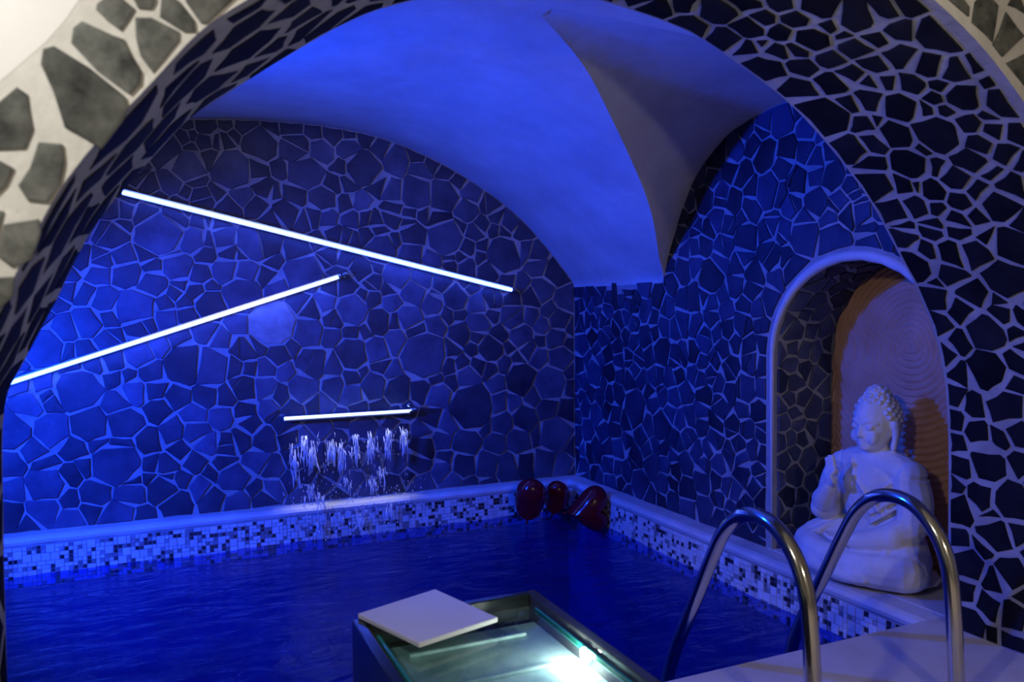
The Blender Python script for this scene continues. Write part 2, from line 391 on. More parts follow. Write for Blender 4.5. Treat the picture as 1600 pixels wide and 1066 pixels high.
# vault: barrel with a groined lunette
def vault():
    V = []; Fc = []; XS = sorted(set(list(BP[:, 0])+[float(g) for g in GRc[:, 0]]))
    gx = GRc[::-1, 0]; gy = GRc[::-1, 1]
    rows = []
    for x in XS:
        z = barrel_z(x)
        lo = YF-0.03
        if x > 1.042: far0 = float(np.interp(x, gx, gy)) if x < 2.19 else 3.165
        else: far0 = None
        rows.append((x, z, lo, far0))
    n = 24
    def strip(r0, r1, a0, a1, b0, b1):
        i0 = len(V)
        for k in range(n+1): V.append((r0[0], a0+(a1-a0)*k/n, r0[1]))
        for k in range(n+1): V.append((r1[0], b0+(b1-b0)*k/n, r1[1]))
        for k in range(n): Fc.append((i0+k, i0+k+1, i0+n+2+k, i0+n+1+k))
    for r0, r1 in zip(rows[:-1], rows[1:]):
        if r1[3] is None or r0[3] is None:
            strip(r0, r1, r0[2], YB+0.02, r1[2], YB+0.02)
        else:
            strip(r0, r1, r0[3], YB+0.02, r1[3], YB+0.02)
            m0, m1 = max(r0[2], 4.34-r0[3]), max(r1[2], 4.34-r1[3])
            if m0 > r0[2]+1e-4 or m1 > r1[2]+1e-4: strip(r0, r1, r0[2], m0, r1[2], m1)
    return V, Fc
v, f = vault(); ceil = mk('ceiling', v, f, 'plaster', smooth=True)
bm = bmesh.new(); bm.from_mesh(ceil.data); bmesh.ops.remove_doubles(bm, verts=bm.verts[:], dist=0.0004); bm.to_mesh(ceil.data); bm.free()
tag(ceil, kind='structure')
def lunette():
    V = []; Fc = []; n = 14; m = len(LWc)
    def resample(P, m):
        P = np.asarray(P); d = np.r_[0, np.cumsum(np.linalg.norm(np.diff(P, axis=0), axis=1))]
        t = np.linspace(0, d[-1], m); return np.stack([np.interp(t, d, P[:, k]) for k in range(P.shape[1])], 1)
    G3 = np.array([(x, y, barrel_z(x)) for x, y in GRc]); Wl = np.array([(XR+0.01, y, z) for y, z in LWc])
    # pair rows by height so the ruled surface stays smooth
    m = 40
    G3 = resample(G3, m); Wl = resample(Wl, m)
    rowsA = [[G3[i]+(Wl[i]-G3[i])*k/n for k in range(n+1)] for i in range(m)]
    gm = G3.copy(); gm[:, 1] = 4.34-gm[:, 1]; wm = Wl.copy(); wm[:, 1] = 4.60-wm[:, 1]
    rowsB = [[gm[i]+(wm[i]-gm[i])*k/n for k in range(n+1)] for i in range(m-2, -1, -1)]
    rows = rowsA+rowsB
    for r in rows: V += [tuple(q) for q in r]
    for i in range(len(rows)-1):
        for k in range(n): a = i*(n+1)+k; Fc.append((a, a+1, a+n+2, a+n+1))
    return V, Fc
v, f = lunette(); mk('vault_lunette', v, f, 'plaster', parent=ceil, smooth=True)
# shell over the vault so that no stray light leaks in
v, f = boxvf(XL-0.25, XR+0.9, YF-0.05, YB+0.7, 2.05, 2.15); mk('roof_slab', v, f, 'white_wall', parent=ceil)

# arch wall
def ring_wall(y, flip):
    V = []; Fc = []; c = np.array([0.94, 0.35])
    for p in AP:
        q = np.array(p); d = q-c; d = d/np.linalg.norm(d)
        R = 3.4
        V += [(q[0], y, q[1]), (c[0]+d[0]*R, y, c[1]+d[1]*R)]
    for i in range(len(AP)-1):
        a = 2*i; Fc.append((a, a+1, a+3, a+2) if flip else (a, a+2, a+3, a+1))
    return V, Fc
V1, F1 = ring_wall(YN, True); V2, F2 = ring_wall(YF, False)
V3 = []; F3 = []
for p in AP: V3 += [(p[0], YN, p[1]), (p[0], YF, p[1])]
for i in range(len(AP)-1): a = 2*i; F3.append((a, a+1, a+3, a+2))
v, f = merge((V1, F1), (V2, F2), (V3, F3)); wall_front = mk('wall_front', v, f, 'grout'); wall_front.data.materials.append(MT['grout_face'])
for k in range(len(F1)): wall_front.data.polygons[k].material_index = 1
tag(wall_front, kind='structure')
# white plaster of the wall above and left of the stone ring, a little proud of the ring
def outer_plaster():
    V = []; Fc = []; c = np.array([0.94, 0.35]); n = len(AP)
    for k, p in enumerate(AP):
        q = np.array(p); t = AP[min(k+1, n-1)]-AP[max(k-1, 0)]; nn = np.array([-t[1], t[0]]); nn = nn/np.linalg.norm(nn)
        if np.dot(nn, q-c) < 0: nn = -nn
        wdt = 0.116+0.130*min(1.0, max(0.0, (q[0]-0.6)/0.6))+0.006*math.sin(k*0.9)
        e = q+nn*wdt; d = e-c; d = d/np.linalg.norm(d)
        o = c+d*3.4
        V += [(e[0], YN+0.002, e[1]), (e[0], YN-0.0004, e[1]), (o[0], YN-0.0004, o[1])]
    for i in range(n-1):
        a = 3*i; Fc += [(a+1, a+4, a+5, a+2)]
    return V, Fc
v, f = outer_plaster(); op = mk('plaster_coat', v, f, 'white_wall', parent=wall_front); fix_normals(op)
# the room the camera stands in
for nm, b in (('wall_side_left', (-2.4, -2.3, -2.2, YN, 0, 2.5)), ('wall_side_right', (3.3, 3.4, -2.2, YN, 0, 2.5)), ('wall_rear', (-2.4, 3.4, -2.3, -2.2, 0, 2.5)), ('ceiling_room', (-2.4, 3.4, -2.2, YN, 2.4, 2.5))):
    v, f = boxvf(*b); o = mk(nm, v, f, 'room_wall'); tag(o, kind='structure')

# copings
def coping(name, a, b, inner):
    # a, b: ends along the wall line; inner: unit vector towards the pool
    a = np.array(a); b = np.array(b); inn = np.array(inner)
    prof = [(-0.02, -CT), (-0.02, 0.0), (0.0, 0.0), (CW-0.02, 0.0), (CW-0.004, -0.006), (CW+0.006, -0.018), (CW+0.004, -CT+0.004), (CW-0.006, -CT-0.002)]
    n = 60; V = []; Fc = []; m = len(prof)
    for i in range(n+1):
        p = a+(b-a)*i/n
        wob = 0.002*math.sin(i*1.7)+0.0015*math.sin(i*0.63)
        for s, z in prof: V.append(p+inn*(s+(wob if s > 0.02 else 0))+np.array([0, 0, z+(wob*0.6 if s > 0 else 0)]))
    for i in range(n):
        for k in range(m): Fc.append((i*m+k, i*m+(k+1) % m, (i+1)*m+(k+1) % m, (i+1)*m+k))
    Fc += [tuple(range(m)), tuple(n*m+k for k in range(m-1, -1, -1))]
    o = mk(name, V, Fc, 'coping'); fix_normals(o); tag(o, kind='structure'); return o
coping('trim_1', (XL, YB, 0), (XR, YB, 0), (0, -1, 0))
coping('trim_2', (XR, YD-0.01, 0), (XR, YB-CW+0.01, 0), (-1, 0, 0))

# ------------------------------------------------------------------ stone facing: power diagram of stones on a surface
def clip(poly, n, c):
    # keep points with n.p <= c
    out = []; m = len(poly)
    for i in range(m):
        p, q = poly[i], poly[(i+1) % m]
        dp = n[0]*p[0]+n[1]*p[1]-c; dq = n[0]*q[0]+n[1]*q[1]-c
        if dp <= 0: out.append(p)
        if (dp < 0 < dq) or (dq < 0 < dp):
            t = dp/(dp-dq); out.append((p[0]+(q[0]-p[0])*t, p[1]+(q[1]-p[1])*t))
    return out
def area(poly):
    return 0.5*abs(sum(p[0]*q[1]-q[0]*p[1] for p, q in zip(poly, poly[1:]+poly[:1])))
def cells(seeds, extra_clip, gap=(0.003, 0.009), rng=None):
    """seeds: [(u, v, r)]; returns polygons (or None) shrunk by an uneven joint"""
    A = np.array([(s[0], s[1]) for s in seeds]); R = np.array([s[2] for s in seeds]); res = []
    for i, (u, v, r) in enumerate(seeds):
        B = 0.42
        poly = [(u-B, v-B), (u+B, v-B), (u+B, v+B), (u-B, v+B)]
        d = A-A[i]; dist = np.hypot(d[:, 0], d[:, 1]); order = np.argsort(dist-R)[:40]
        for j in order:
            if j == i or dist[j] < 1e-6: continue
            n = d[j]/dist[j]
            t = (dist[j]**2+R[i]**2-R[j]**2)/(2*dist[j])
            g = rng.uniform(*gap); th = rng.gauss(0, 0.14); th = max(-0.3, min(0.3, th))
            qx, qy = u+n[0]*t, v+n[1]*t
            n = np.array([n[0]*math.cos(th)-n[1]*math.sin(th), n[0]*math.sin(th)+n[1]*math.cos(th)])
            c = n[0]*qx+n[1]*qy-g-abs(math.sin(th))*min(r, 0.05)*0.30
            poly = clip(poly, n, c)
            if len(poly) < 3: break
        if len(poly) >= 3:
            for n, c in extra_clip(u, v): 
                poly = clip(poly, n, c)
                if len(poly) < 3: break
        if len(poly) < 3 or area(poly) < 0.00022: res.append(None); continue
        # merge short edges
        changed = True
        while changed and len(poly) > 3:
            changed = False
            for k in range(len(poly)):
                p, q = poly[k], poly[(k+1) % len(poly)]
                if math.hypot(p[0]-q[0], p[1]-q[1]) < 0.010:
                    poly[k] = ((p[0]+q[0])/2, (p[1]+q[1])/2); poly.pop((k+1) % len(poly)); changed = True; break
        res.append(poly)
    return res
def shatter(polys, seeds, rng, prob, amin, gap=(0.003, 0.007), limit=300):
    """break some stones in two along a slanting line"""
    out = []; total = sum(p is not None for p in polys)
    for poly, s in zip(polys, seeds):
        if poly is None: continue
        if total < limit and area(poly) > amin and rng.random() < prob:
            cu = sum(p[0] for p in poly)/len(poly); cv = sum(p[1] for p in poly)/len(poly)
            xs = np.array(poly)-np.array([cu, cv]); ev, evec = np.linalg.eigh(xs.T @ xs)
            ax = evec[:, 1]; th = rng.gauss(0, 0.45)
            n = np.array([ax[0]*math.cos(th)-ax[1]*math.sin(th), ax[0]*math.sin(th)+ax[1]*math.cos(th)])
            off = rng.uniform(-0.3, 0.3)*math.sqrt(area(poly)); c = n[0]*cu+n[1]*cv+off; g = rng.uniform(*gap)
            a = clip(list(poly), n, c-g/2); b = clip(list(poly), -n, -c-g/2)
            if len(a) > 2 and len(b) > 2 and area(a) > 0.0004 and area(b) > 0.0004:
                out += [(a, s), (b, s)]; total += 1; continue
        out.append((poly, s))
    return out
def roughen(poly, rng, amp=0.0035):
    out = []
    for p, q in zip(poly, poly[1:]+poly[:1]):
        L = math.hypot(p[0]-q[0], p[1]-q[1]); out.append(p)
        if L > 0.05:
            nx, ny = -(q[1]-p[1])/L, (q[0]-p[0])/L
            t = rng.uniform(0.35, 0.65); a = rng.uniform(-1.2, 0.35)*amp*(-1)
            out.append((p[0]+(q[0]-p[0])*t+nx*a, p[1]+(q[1]-p[1])*t+ny*a))
    return out
def ccw(poly):
    a = sum(p[0]*q[1]-q[0]*p[1] for p, q in zip(poly, poly[1:]+poly[:1]))
    return poly if a > 0 else poly[::-1]
def stone_geo(poly, surf, rng, thick):
    poly = ccw(roughen(ccw(poly), rng)); n = len(poly)
    cu = sum(p[0] for p in poly)/n; cv = sum(p[1] for p in poly)/n
    th = thick*rng.uniform(0.7, 1.3); tilt = (rng.uniform(-0.02, 0.02), rng.uniform(-0.02, 0.02))
    V = []
    for lev, ins in ((-0.004, 0.0), (th*0.75, 0.0), (th, 0.0035)):
        for p in poly:
            d = math.hypot(p[0]-cu, p[1]-cv)+1e-9; k = max(0.3, 1-ins/d)
            u, v = cu+(p[0]-cu)*k, cv+(p[1]-cv)*k
            P, Nn = surf(u, v)
            h = lev if lev < 0 else lev+(tilt[0]*(u-cu)+tilt[1]*(v-cv))
            V.append(P+Nn*h)
    P, Nn = surf(cu, cv); V.append(P+Nn*(th+0.001)); C0 = V[-1]
    Fc = []
    for k in range(n):
        k2 = (k+1) % n
        Fc += [(k, k2, n+k2, n+k), (n+k, n+k2, 2*n+k2, 2*n+k), (2*n+k, 2*n+k2, 3*n)]
    return V, Fc, C0
def stone(poly, surf, parent, mat, rng, thick=0.010, name='stone'):
    V, Fc, C0 = stone_geo(poly, surf, rng, thick)
    return mk(name, V, Fc, mat, parent=parent, origin=C0)
def place_stones(items, surf, parent, rng, limit):
    """items: (polygon, material, thickness); past the limit the smallest stones become one joined part"""
    items = sorted(items, key=lambda q: -area(q[0]))
    for poly, m, th in items[:limit]: stone(poly, surf, parent, m, rng, th)
    rest = items[limit:]
    if rest:
        parts = [stone_geo(p, surf, rng, th)[:2] for p, m, th in rest]
        v, f = merge(*parts); o = mk('small_stones', v, f, rest[0][1], parent=parent); tag(o, kind='stuff')
def parse(txt, ox, oy, sc=2.961, r0=44):
    out = []
    for q in txt.split():
        a = [float(t) for t in q.split(',')]
        out.append((ox+a[0]/sc, oy+a[1]/sc, (a[2] if len(a) > 2 else r0)/sc))
    return out
def fill(seeds, box, inside, step, rng, rmul=0.5, tries=6000):
    """irregular filler stones wherever no stone was placed yet"""
    A = [tuple(s) for s in seeds]
    for _ in range(tries):
        u = rng.uniform(box[0], box[1]); v = rng.uniform(box[2], box[3])
        if not inside(u, v): continue
        r = step*rng.uniform(0.65, 1.35)
        ok = True
        for s in A:
            if (s[0]-u)**2+(s[1]-v)**2 < (0.85*s[2]+r*0.62)**2: ok = False; break
        if ok: A.append((u, v, r*rmul*1.1))
    return A

# ---- back wall
rng = random.Random(11)
B1 = parse("""870,575,20 950,585,42 1135,580,50 1250,585,25 1350,590,45 1450,600,40 1540,612,50 850,640,28 890,630,18 880,690,24 950,655,38 1000,660,28 1045,655,28
 1085,622,24 1200,665,75 1370,690,70 1480,710,60 760,690,75 870,770,75 970,740,48 1070,790,88 1190,790,48 1420,800,85 1530,850,50 690,870,45 790,845,48 900,830,42 640,840,32
 870,895,35 930,920,58 1000,890,34 1120,910,50 1215,860,45 1275,885,25 1360,900,55 1490,910,62 1570,780,28 830,960,50 720,925,45 520,980,42 580,980,42 570,1045,38 690,1010,70 800,1010,70
 1060,970,55 1180,960,48 920,1030,34 965,1020,30 1010,1040,38 1330,980,55 1450,1000,38 1510,1010,36 1400,1020,36 1240,1030,48 600,900,35""", 0, 0)
B2 = parse("""40,620,35 120,632,38 190,690,38 45,690,48 110,780,78 265,740,58 360,715,45 430,745,40 530,795,60 610,830,45 30,850,35 30,940,35 100,940,40 185,870,38 120,1005,36 240,890,50 240,960,40
 360,890,75 370,790,45 480,910,70 615,890,46 690,950,48 590,980,58 700,855,30 760,900,36 820,960,48 60,1010,35 165,1020,38 240,1015,40 330,990,28 385,1000,30 330,1050,42 470,1030,58 560,1045,36 650,1040,46
 725,1000,36 790,1030,50 890,1040,42 930,1060,30""", 530, 0)
B4 = parse("""520,50,62 740,40,105 470,170,40 575,150,48 680,140,42 780,120,38 890,75,60 960,70,40 1030,60,52 1195,80,95 1380,125,58 1520,150,46 1260,170,36 945,140,40 1060,145,40 1120,150,36 1050,215,60 1130,220,60
 1230,240,40 1400,225,85 590,240,64 460,235,44 700,200,40 825,200,62 920,235,48 700,280,62 840,272,30 910,310,44 960,300,30 1120,330,85 1280,300,48 310,310,40 395,330,48 485,350,60 625,385,85 760,370,38 805,330,28 855,362,34
 970,370,66 400,455,68 490,430,40 300,480,62 650,460,55 770,430,42 865,420,38 1260,460,105 1440,400,38 1500,370,36 1540,440,40 210,580,85 300,600,45 400,585,46 500,545,55 830,530,44 950,505,48 1000,545,40 330,650,30
 520,630,48 640,610,58 860,650,95 960,660,90 1130,585,45 1200,560,36 1290,600,48 1420,505,66 1350,570,35 1230,670,36 110,740,45 170,735,38 430,640,40 700,690,55 370,770,92 130,840,58 225,820,40 540,830,58 620,780,55
 720,755,48 735,860,42 820,795,52 950,790,50 1045,800,44 1130,760,56 1220,760,50 1295,795,40 1400,765,58 1440,640,66 1540,650,48 1550,760,46 1130,870,46 890,880,42 1030,890,42 50,960,85 240,960,72 420,930,78 570,920,76
 680,1005,48 800,960,46 900,965,52 960,1020,50 1120,1000,48 1150,925,46 1240,845,40 1480,845,55 560,1040,60 1050,1030,50 1210,1010,46 340,1030,50 460,1010,40 150,1040,50""", 0, 350)
B5 = parse("""50,70,40 130,55,36 185,30,34 190,115,65 260,80,28 340,50,62 490,60,86 630,30,48 715,25,26 770,30,34 830,30,38 905,50,55 590,110,36 665,100,28 560,150,26 510,150,28 430,170,42 660,155,28 515,195,28 590,205,42 690,225,55
 760,145,85 850,130,38 905,150,36 905,200,46 990,150,50 1000,230,50 850,270,38 930,300,55 330,130,55 20,170,30 100,210,48 160,270,40 260,245,60 390,255,50 465,270,48 230,295,40 175,200,20 345,320,58 540,340,60 440,318,24 430,370,48
 600,300,36 640,370,52 705,345,50 800,350,38 890,335,48 500,420,30 550,420,26 240,365,42 150,350,38 60,400,70 105,335,30 180,450,58 250,450,38 320,430,58 440,470,44 640,460,56 800,430,60 880,425,38 970,410,34 1005,445,45 705,425,34
 560,510,55 630,515,40 740,510,42 840,520,58 940,470,40 260,540,48 360,500,48 60,605,74 170,590,58 390,610,110 520,580,42 610,570,28 700,580,62 790,570,32 870,580,48 1000,530,50 60,710,42 50,790,48 160,745,58 190,660,40 240,690,38
 270,770,64 100,690,28 370,770,55 440,710,38 500,660,42 560,640,32 590,710,48 650,650,36 700,660,36 760,650,36 830,615,32 920,620,46 1020,620,55 840,720,72 970,740,80 730,740,32 610,850,105 740,830,46 800,820,38 455,800,58 900,800,50
 960,850,55 430,890,55 500,920,52 390,960,45 590,1010,66 390,1030,55 750,920,52 860,900,62 1000,970,80 830,1000,56 720,1010,48 470,1000,44 1050,860,50""", 530, 350)
B7 = parse("""40,60,60 210,60,34 60,180,60 210,160,85 330,110,50 320,220,50 390,80,40 540,60,105 600,120,60 690,70,40 680,120,38 770,70,45 770,120,40 440,190,70 600,200,72 750,180,70 840,130,42 930,170,55 980,100,40 1080,120,75 1040,60,50 1180,50,60 1170,170,50
 1260,170,45 820,240,70 560,290,80 640,290,60 420,260,45 200,260,70 40,290,70 120,320,40 980,220,60 1100,230,60 1210,215,50 320,300,45 1250,80,45 900,50,45""", 0, 706)
B8 = parse("""60,40,50 160,60,50 60,130,50 250,60,55 230,150,60 380,150,55 370,60,50 470,90,45 580,60,60 520,140,50 680,60,60 660,140,55 780,70,55 860,60,50 950,50,60 1030,60,50 770,140,45 480,200,40 320,110,40 140,170,50""", 530, 706)
seeds = []
for s in B1+B2+B4+B5+B7+B8:
    P = on_y(s[0], s[1], YB); r = s[2]*depth_of(P)/F_PX
    if P[2] > barrel_z(P[0])-0.012 or P[0] > XR-0.01 or P[2] < 0.02: continue
    if any((P[0]-q[0])**2+(P[2]-q[1])**2 < (0.55*min(r, q[2]))**2+0.0004 for q in seeds): continue
    seeds.append((P[0], P[2], r))
in_back = lambda u, v: XL < u < XR and 0.0 < v < barrel_z(u)-0.02
nb = len(seeds)
seeds = fill(seeds, (-0.72, XR, 0.0, 1.9), in_back, 0.074, rng)
seeds = fill(seeds, (XL, -0.7, 0.0, 1.9), in_back, 0.15, rng, tries=2500)
def clip_back(u, v):
    cs = [((0, -1), -0.004), ((1, 0), XR-0.010), ((-1, 0), -XL-0.005)]
    for k in range(0, len(BP)-1, 2):
        a, b = BP[k], BP[min(k+2, len(BP)-1)]; t = b-a; L = np.hypot(*t)
        if L < 1e-6: continue
        n = (-t[1]/L, t[0]/L); cs.append((n, n[0]*a[0]+n[1]*a[1]-0.006))
    return cs
surf_back = lambda u, v: (np.array([u, YB, v]), np.array([0, -1.0, 0]))
pale = on_y(428, 505, YB)
polys = cells(seeds, clip_back, (0.0015, 0.0055), rng)
items = []
for poly, s in shatter(polys, seeds, rng, 0.15, 0.0060, limit=520):
    d = math.hypot(s[0]-pale[0], s[1]-pale[2])
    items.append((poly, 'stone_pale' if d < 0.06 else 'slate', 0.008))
place_stones(items, surf_back, wall_back, rng, 300)
print('back stones', nb, len(seeds), len(items))

# ---- right wall
rng = random.Random(5)
R5 = parse("""1120,370,24 1170,380,26 1240,400,30 1310,350,30 1370,370,28 1440,280,45 1420,400,36 1120,460,30 1180,450,28 1240,480,30 1300,450,28 1360,470,28 1130,560,40 1180,690,65 1240,600,36 1290,560,28 1330,520,28 1250,690,30 1300,640,28 1340,620,30 1390,620,42
 1490,590,60 1420,530,44 1560,620,44 1500,470,44 1560,480,40 1400,720,36 1450,710,36 1530,720,44 1140,840,38 1190,880,50 1370,850,85 1250,790,38 1280,880,36 1490,940,65 1550,800,48 1220,960,36 1150,960,36 1280,960,34 1330,1010,34 1400,980,38 1430,1045,34 1580,900,38 1560,1010,38
 1190,1040,36 1250,1040,34""", 530, 350, r0=40)
R6 = parse("""20,50,40 80,20,30 120,95,40 140,30,30 210,110,55 235,15,30 315,60,70 405,40,32 480,30,42 590,60,80 720,90,100 890,100,64 880,20,46 940,60,36 420,150,70 500,170,24 540,220,70 75,110,36 20,220,55 150,250,80 200,170,46 270,190,26 360,225,56 310,150,34 265,290,38 340,310,46
 450,250,38 430,360,54 70,340,38 120,320,32 20,350,40 200,330,30 20,460,52 120,540,56 230,490,42 220,400,38 300,470,55 160,440,34 380,470,28 390,550,30 20,600,45 70,700,30 110,640,32 170,620,32 240,670,48 190,740,24 310,770,60 340,640,40 150,700,28 120,790,38
 200,850,55 30,780,46 385,660,26 390,760,26 110,930,30 175,920,30 20,900,42 50,990,38 170,1000,46 250,930,36 320,950,40 390,970,30 280,1030,40 360,860,36 980,190,48 1130,300,34 1200,470,34 1215,580,30 1100,240,30""", 1060, 350, r0=40)
R9 = parse("""30,60,40 40,170,55 120,60,38 190,60,46 290,30,40 300,110,46 380,100,36 130,260,46 190,220,38 220,160,32 270,180,36 310,240,38 390,230,46 40,250,36 240,275,34 340,300,32 400,370,30 90,330,30 300,350,30""", 1060, 706, r0=40)
R3 = parse("""490,560,55 600,590,55 560,500,28 380,590,38 350,660,38 260,690,56 400,720,56 505,690,46 590,700,46 490,770,38 640,740,50 700,690,46 150,830,38 120,920,64 200,900,38 300,810,42 260,930,38 410,890,72 550,840,55 640,800,38 720,820,62 520,950,48 340,970,55 640,940,55
 740,930,46 860,990,52 590,1030,46 440,1040,40 230,1050,34 310,1020,30 700,1030,44 780,1010,40 800,860,44 60,1020,36""", 1060, 0, r0=40)
R8 = parse("""1130,60,40 1190,130,40 1250,60,40 1260,150,46 1330,90,40 1390,150,60 1450,60,50 1500,150,46 1560,90,40 1440,220,40 1540,230,46""", 530, 706, r0=40)
out_n = niche_outline(0.03, 40)
def in_niche(y, z, g=0.0):
    if z < NSP: return abs(y-NC) < NHW+g
    return ((y-NC)/(NHW+g))**2+((z-NSP)/(NTOP-NSP+g))**2 < 1
def in_right(y, z): return YF-0.02 < y < YB and 0 < z < (lun_z(y)-0.02 if y < 3.157 else 1.07) and not in_niche(y, z, 0.035)
seeds = []
for s in R5+R6+R9+R3+R8:
    P = on_x(s[0], s[1], XR); r = 0.85*s[2]*depth_of(P)/F_PX*1.1
    if not in_right(P[1], P[2]): continue
    if any((P[1]-q[0])**2+(P[2]-q[1])**2 < (0.55*min(r, q[2]))**2+0.0004 for q in seeds): continue
    seeds.append((P[1], P[2], r))
nb = len(seeds)
seeds = fill(seeds, (YF-0.02, YB, 0, 1.75), in_right, 0.076, rng)
ON = niche_outline(0.036, 60)
def clip_right(y, z):
    cs = [((0, -1), -0.004), ((1, 0), YB-0.012)]
    if y > 3.12: cs.append(((0, 1), 1.062+rng.uniform(-0.03, 0.05)))
    elif z > 0.95:
        for k in range(0, len(LWc)-1, 3):
            a, b = LWc[k], LWc[min(k+3, len(LWc)-1)]; t = b-a; L = np.hypot(*t); n = (t[1]/L, -t[0]/L)
            cs.append((n, n[0]*a[0]+n[1]*a[1]-0.004))
        cs.append(((0, 1), 1.728))
    # keep clear of the niche: tangent line at the nearest outline point
    best = None
    for k in range(len(ON)-1):
        a = np.array(ON[k]); b = np.array(ON[k+1]); t = b-a; L2 = t@t
        s_ = min(1, max(0, ((y-a[0])*t[0]+(z-a[1])*t[1])/L2)); q = a+t*s_; d = math.hypot(y-q[0], z-q[1])
        if best is None or d < best[0]: best = (d, q)
    d, q = best
    if d > 1e-6 and d < 0.3:
        n = ((q[0]-y)/d, (q[1]-z)/d); cs.append((n, n[0]*q[0]+n[1]*q[1]))
    return cs
surf_right = lambda u, v: (np.array([XR, u, v]), np.array([-1.0, 0, 0]))
polys = cells(seeds, clip_right, (0.0015, 0.0055), rng)
items = []
for poly, s in shatter(polys, seeds, rng, 0.35, 0.004, limit=380):
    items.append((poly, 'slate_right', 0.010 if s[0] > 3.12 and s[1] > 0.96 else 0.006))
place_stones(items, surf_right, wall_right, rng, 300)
print('right stones', nb, len(seeds), len(items))

# ---- arch soffit: u runs along the profile, v = Y
AD = np.r_[0, np.cumsum(np.linalg.norm(np.diff(AP, axis=0), axis=1))]
def soffit_surf(u, v):
    x = np.interp(u, AD, AP[:, 0]); z = np.interp(u, AD, AP[:, 1])
    e = 0.01; x2 = np.interp(u+e, AD, AP[:, 0]); z2 = np.interp(u+e, AD, AP[:, 1]); x1 = np.interp(u-e, AD, AP[:, 0]); z1 = np.interp(u-e, AD, AP[:, 1])
    t = np.array([x2-x1, 0, z2-z1]); t = t/np.linalg.norm(t); n = np.array([t[2], 0, -t[0]])
    return np.array([x, v, z]), n
def px_to_soffit(x, y):
    d = ray(x, y); best = None
    for i in range(len(AP)-1):
        a, b = AP[i], AP[i+1]; e = b-a
        # CAM + t d  in XZ equals a + s e
        det = d[0]*(-e[1])-d[2]*(-e[0])
        if abs(det) < 1e-9: continue
        rx, rz = a[0]-CAM[0], a[1]-CAM[2]
        t = (rx*(-e[1])-rz*(-e[0]))/det; s_ = (d[0]*rz-d[2]*rx)/det
        if 0 <= s_ <= 1 and t > 0:
            Y = t*d[1]
            if YN-0.03 < Y < YF+0.03: best = (AD[i]+s_*(AD[i+1]-AD[i]), Y, t)
    return best
rng = random.Random(21)
A3 = parse("""180,55,72 70,105,50 30,30,38 320,20,52 390,75,50 470,20,52 540,85,52 650,30,72 320,125,62 470,150,44 230,170,52 310,215,45 385,198,16 620,180,68 695,115,44 470,240,45 545,235,45 765,170,36 820,85,78 970,45,56 1070,20,66 945,100,18 905,180,46 1025,130,58 810,220,58 700,270,50 570,310,56
 905,295,48 795,340,46 1035,260,62 1160,300,66 1260,325,60 1230,150,105 410,310,68 570,410,62 700,380,56 890,380,44 965,385,44 1075,390,50 1210,395,34 1410,300,46 1460,360,40 1500,470,76 1320,450,72 900,460,60 1020,490,75 690,530,90 785,490,40 845,570,48 915,565,15 1140,510,34 1190,450,30 1240,510,34
 1340,570,48 1425,525,24 1465,605,44 1570,620,44 1015,625,70 905,665,52 1195,620,92 1120,675,30 810,680,55 910,750,42 1065,755,74 1200,775,36 1395,670,50 1510,710,50 1345,740,60 1285,825,55 1460,800,28 1580,750,38 920,850,62 1035,850,42 1095,860,18 1180,880,44 1390,880,48 1530,850,52 1480,960,74
 1310,930,44 1010,975,54 1095,960,55 1200,970,28 1290,1020,48 1170,1040,46 1390,1000,40 1570,1030,46 1050,1050,36""", 1060, 0)
A6 = parse("""1060,50,44 1170,30,46 1290,30,46 1370,140,62 1450,60,50 1540,90,80 1110,200,56 1150,115,38 1265,130,54 1200,215,18 1260,240,50 1195,270,14 1520,260,84 1370,320,58 1200,335,46 1480,350,32 1310,400,42 1430,500,80 1490,420,48 1590,430,36 1290,540,36 1560,510,38 1440,680,84 1545,630,42 1590,560,30
 1305,690,28 1530,740,42 1510,850,82 1285,800,26 1370,850,38 1280,910,38 1385,970,48 1280,1010,36 1490,990,38 1570,960,54 1420,1055,36""", 1060, 350)
A9 = parse("""1300,70,42 1440,60,74 1300,260,54 1400,210,55 1450,300,28 1540,230,80 1570,60,40 1340,520,74 1470,390,72 1570,380,46 1300,420,46 1460,590,55 1410,450,36 1540,560,76 1350,800,70 1440,720,55 1540,760,55 1590,650,40 1450,860,38 1540,900,55 1580,990,30 1470,950,38 1330,640,50 1340,920,40""", 1060, 706)
seeds = []
for s in A3+A6+A9:
    q = px_to_soffit(s[0], s[1])
    if q is None: continue
    P, n = soffit_surf(q[0], q[1]); r = s[2]*depth_of(P)/F_PX
    vd = (P-CAM)/np.linalg.norm(P-CAM); r *= 1/max(0.5, abs(float(np.dot(vd, n))))**0.5
    seeds.append((q[0], q[1], r))
nb = len(seeds)
umid = float(np.interp(0.9, AP[60:80, 0], AD[60:80])) if False else AD[len(AD)//2]
in_sof = lambda u, v: 0.02 < u < AD[-1]-0.02 and YN+0.03 < v < YF-0.015
seeds = fill(seeds, (AD[-1]*0.5, AD[-1], YN, YF), in_sof, 0.074, rng)
seeds = fill(seeds, (0, AD[-1]*0.5, YN, YF), in_sof, 0.096, rng)
def clip_sof(u, v): return [((0, -1), -(YN+0.028+rng.uniform(-0.006, 0.006))), ((0, 1), YF-0.010), ((-1, 0), -0.004), ((1, 0), AD[-1]-0.004)]
polys = cells(seeds, clip_sof, (0.0025, 0.0085), rng); items = []
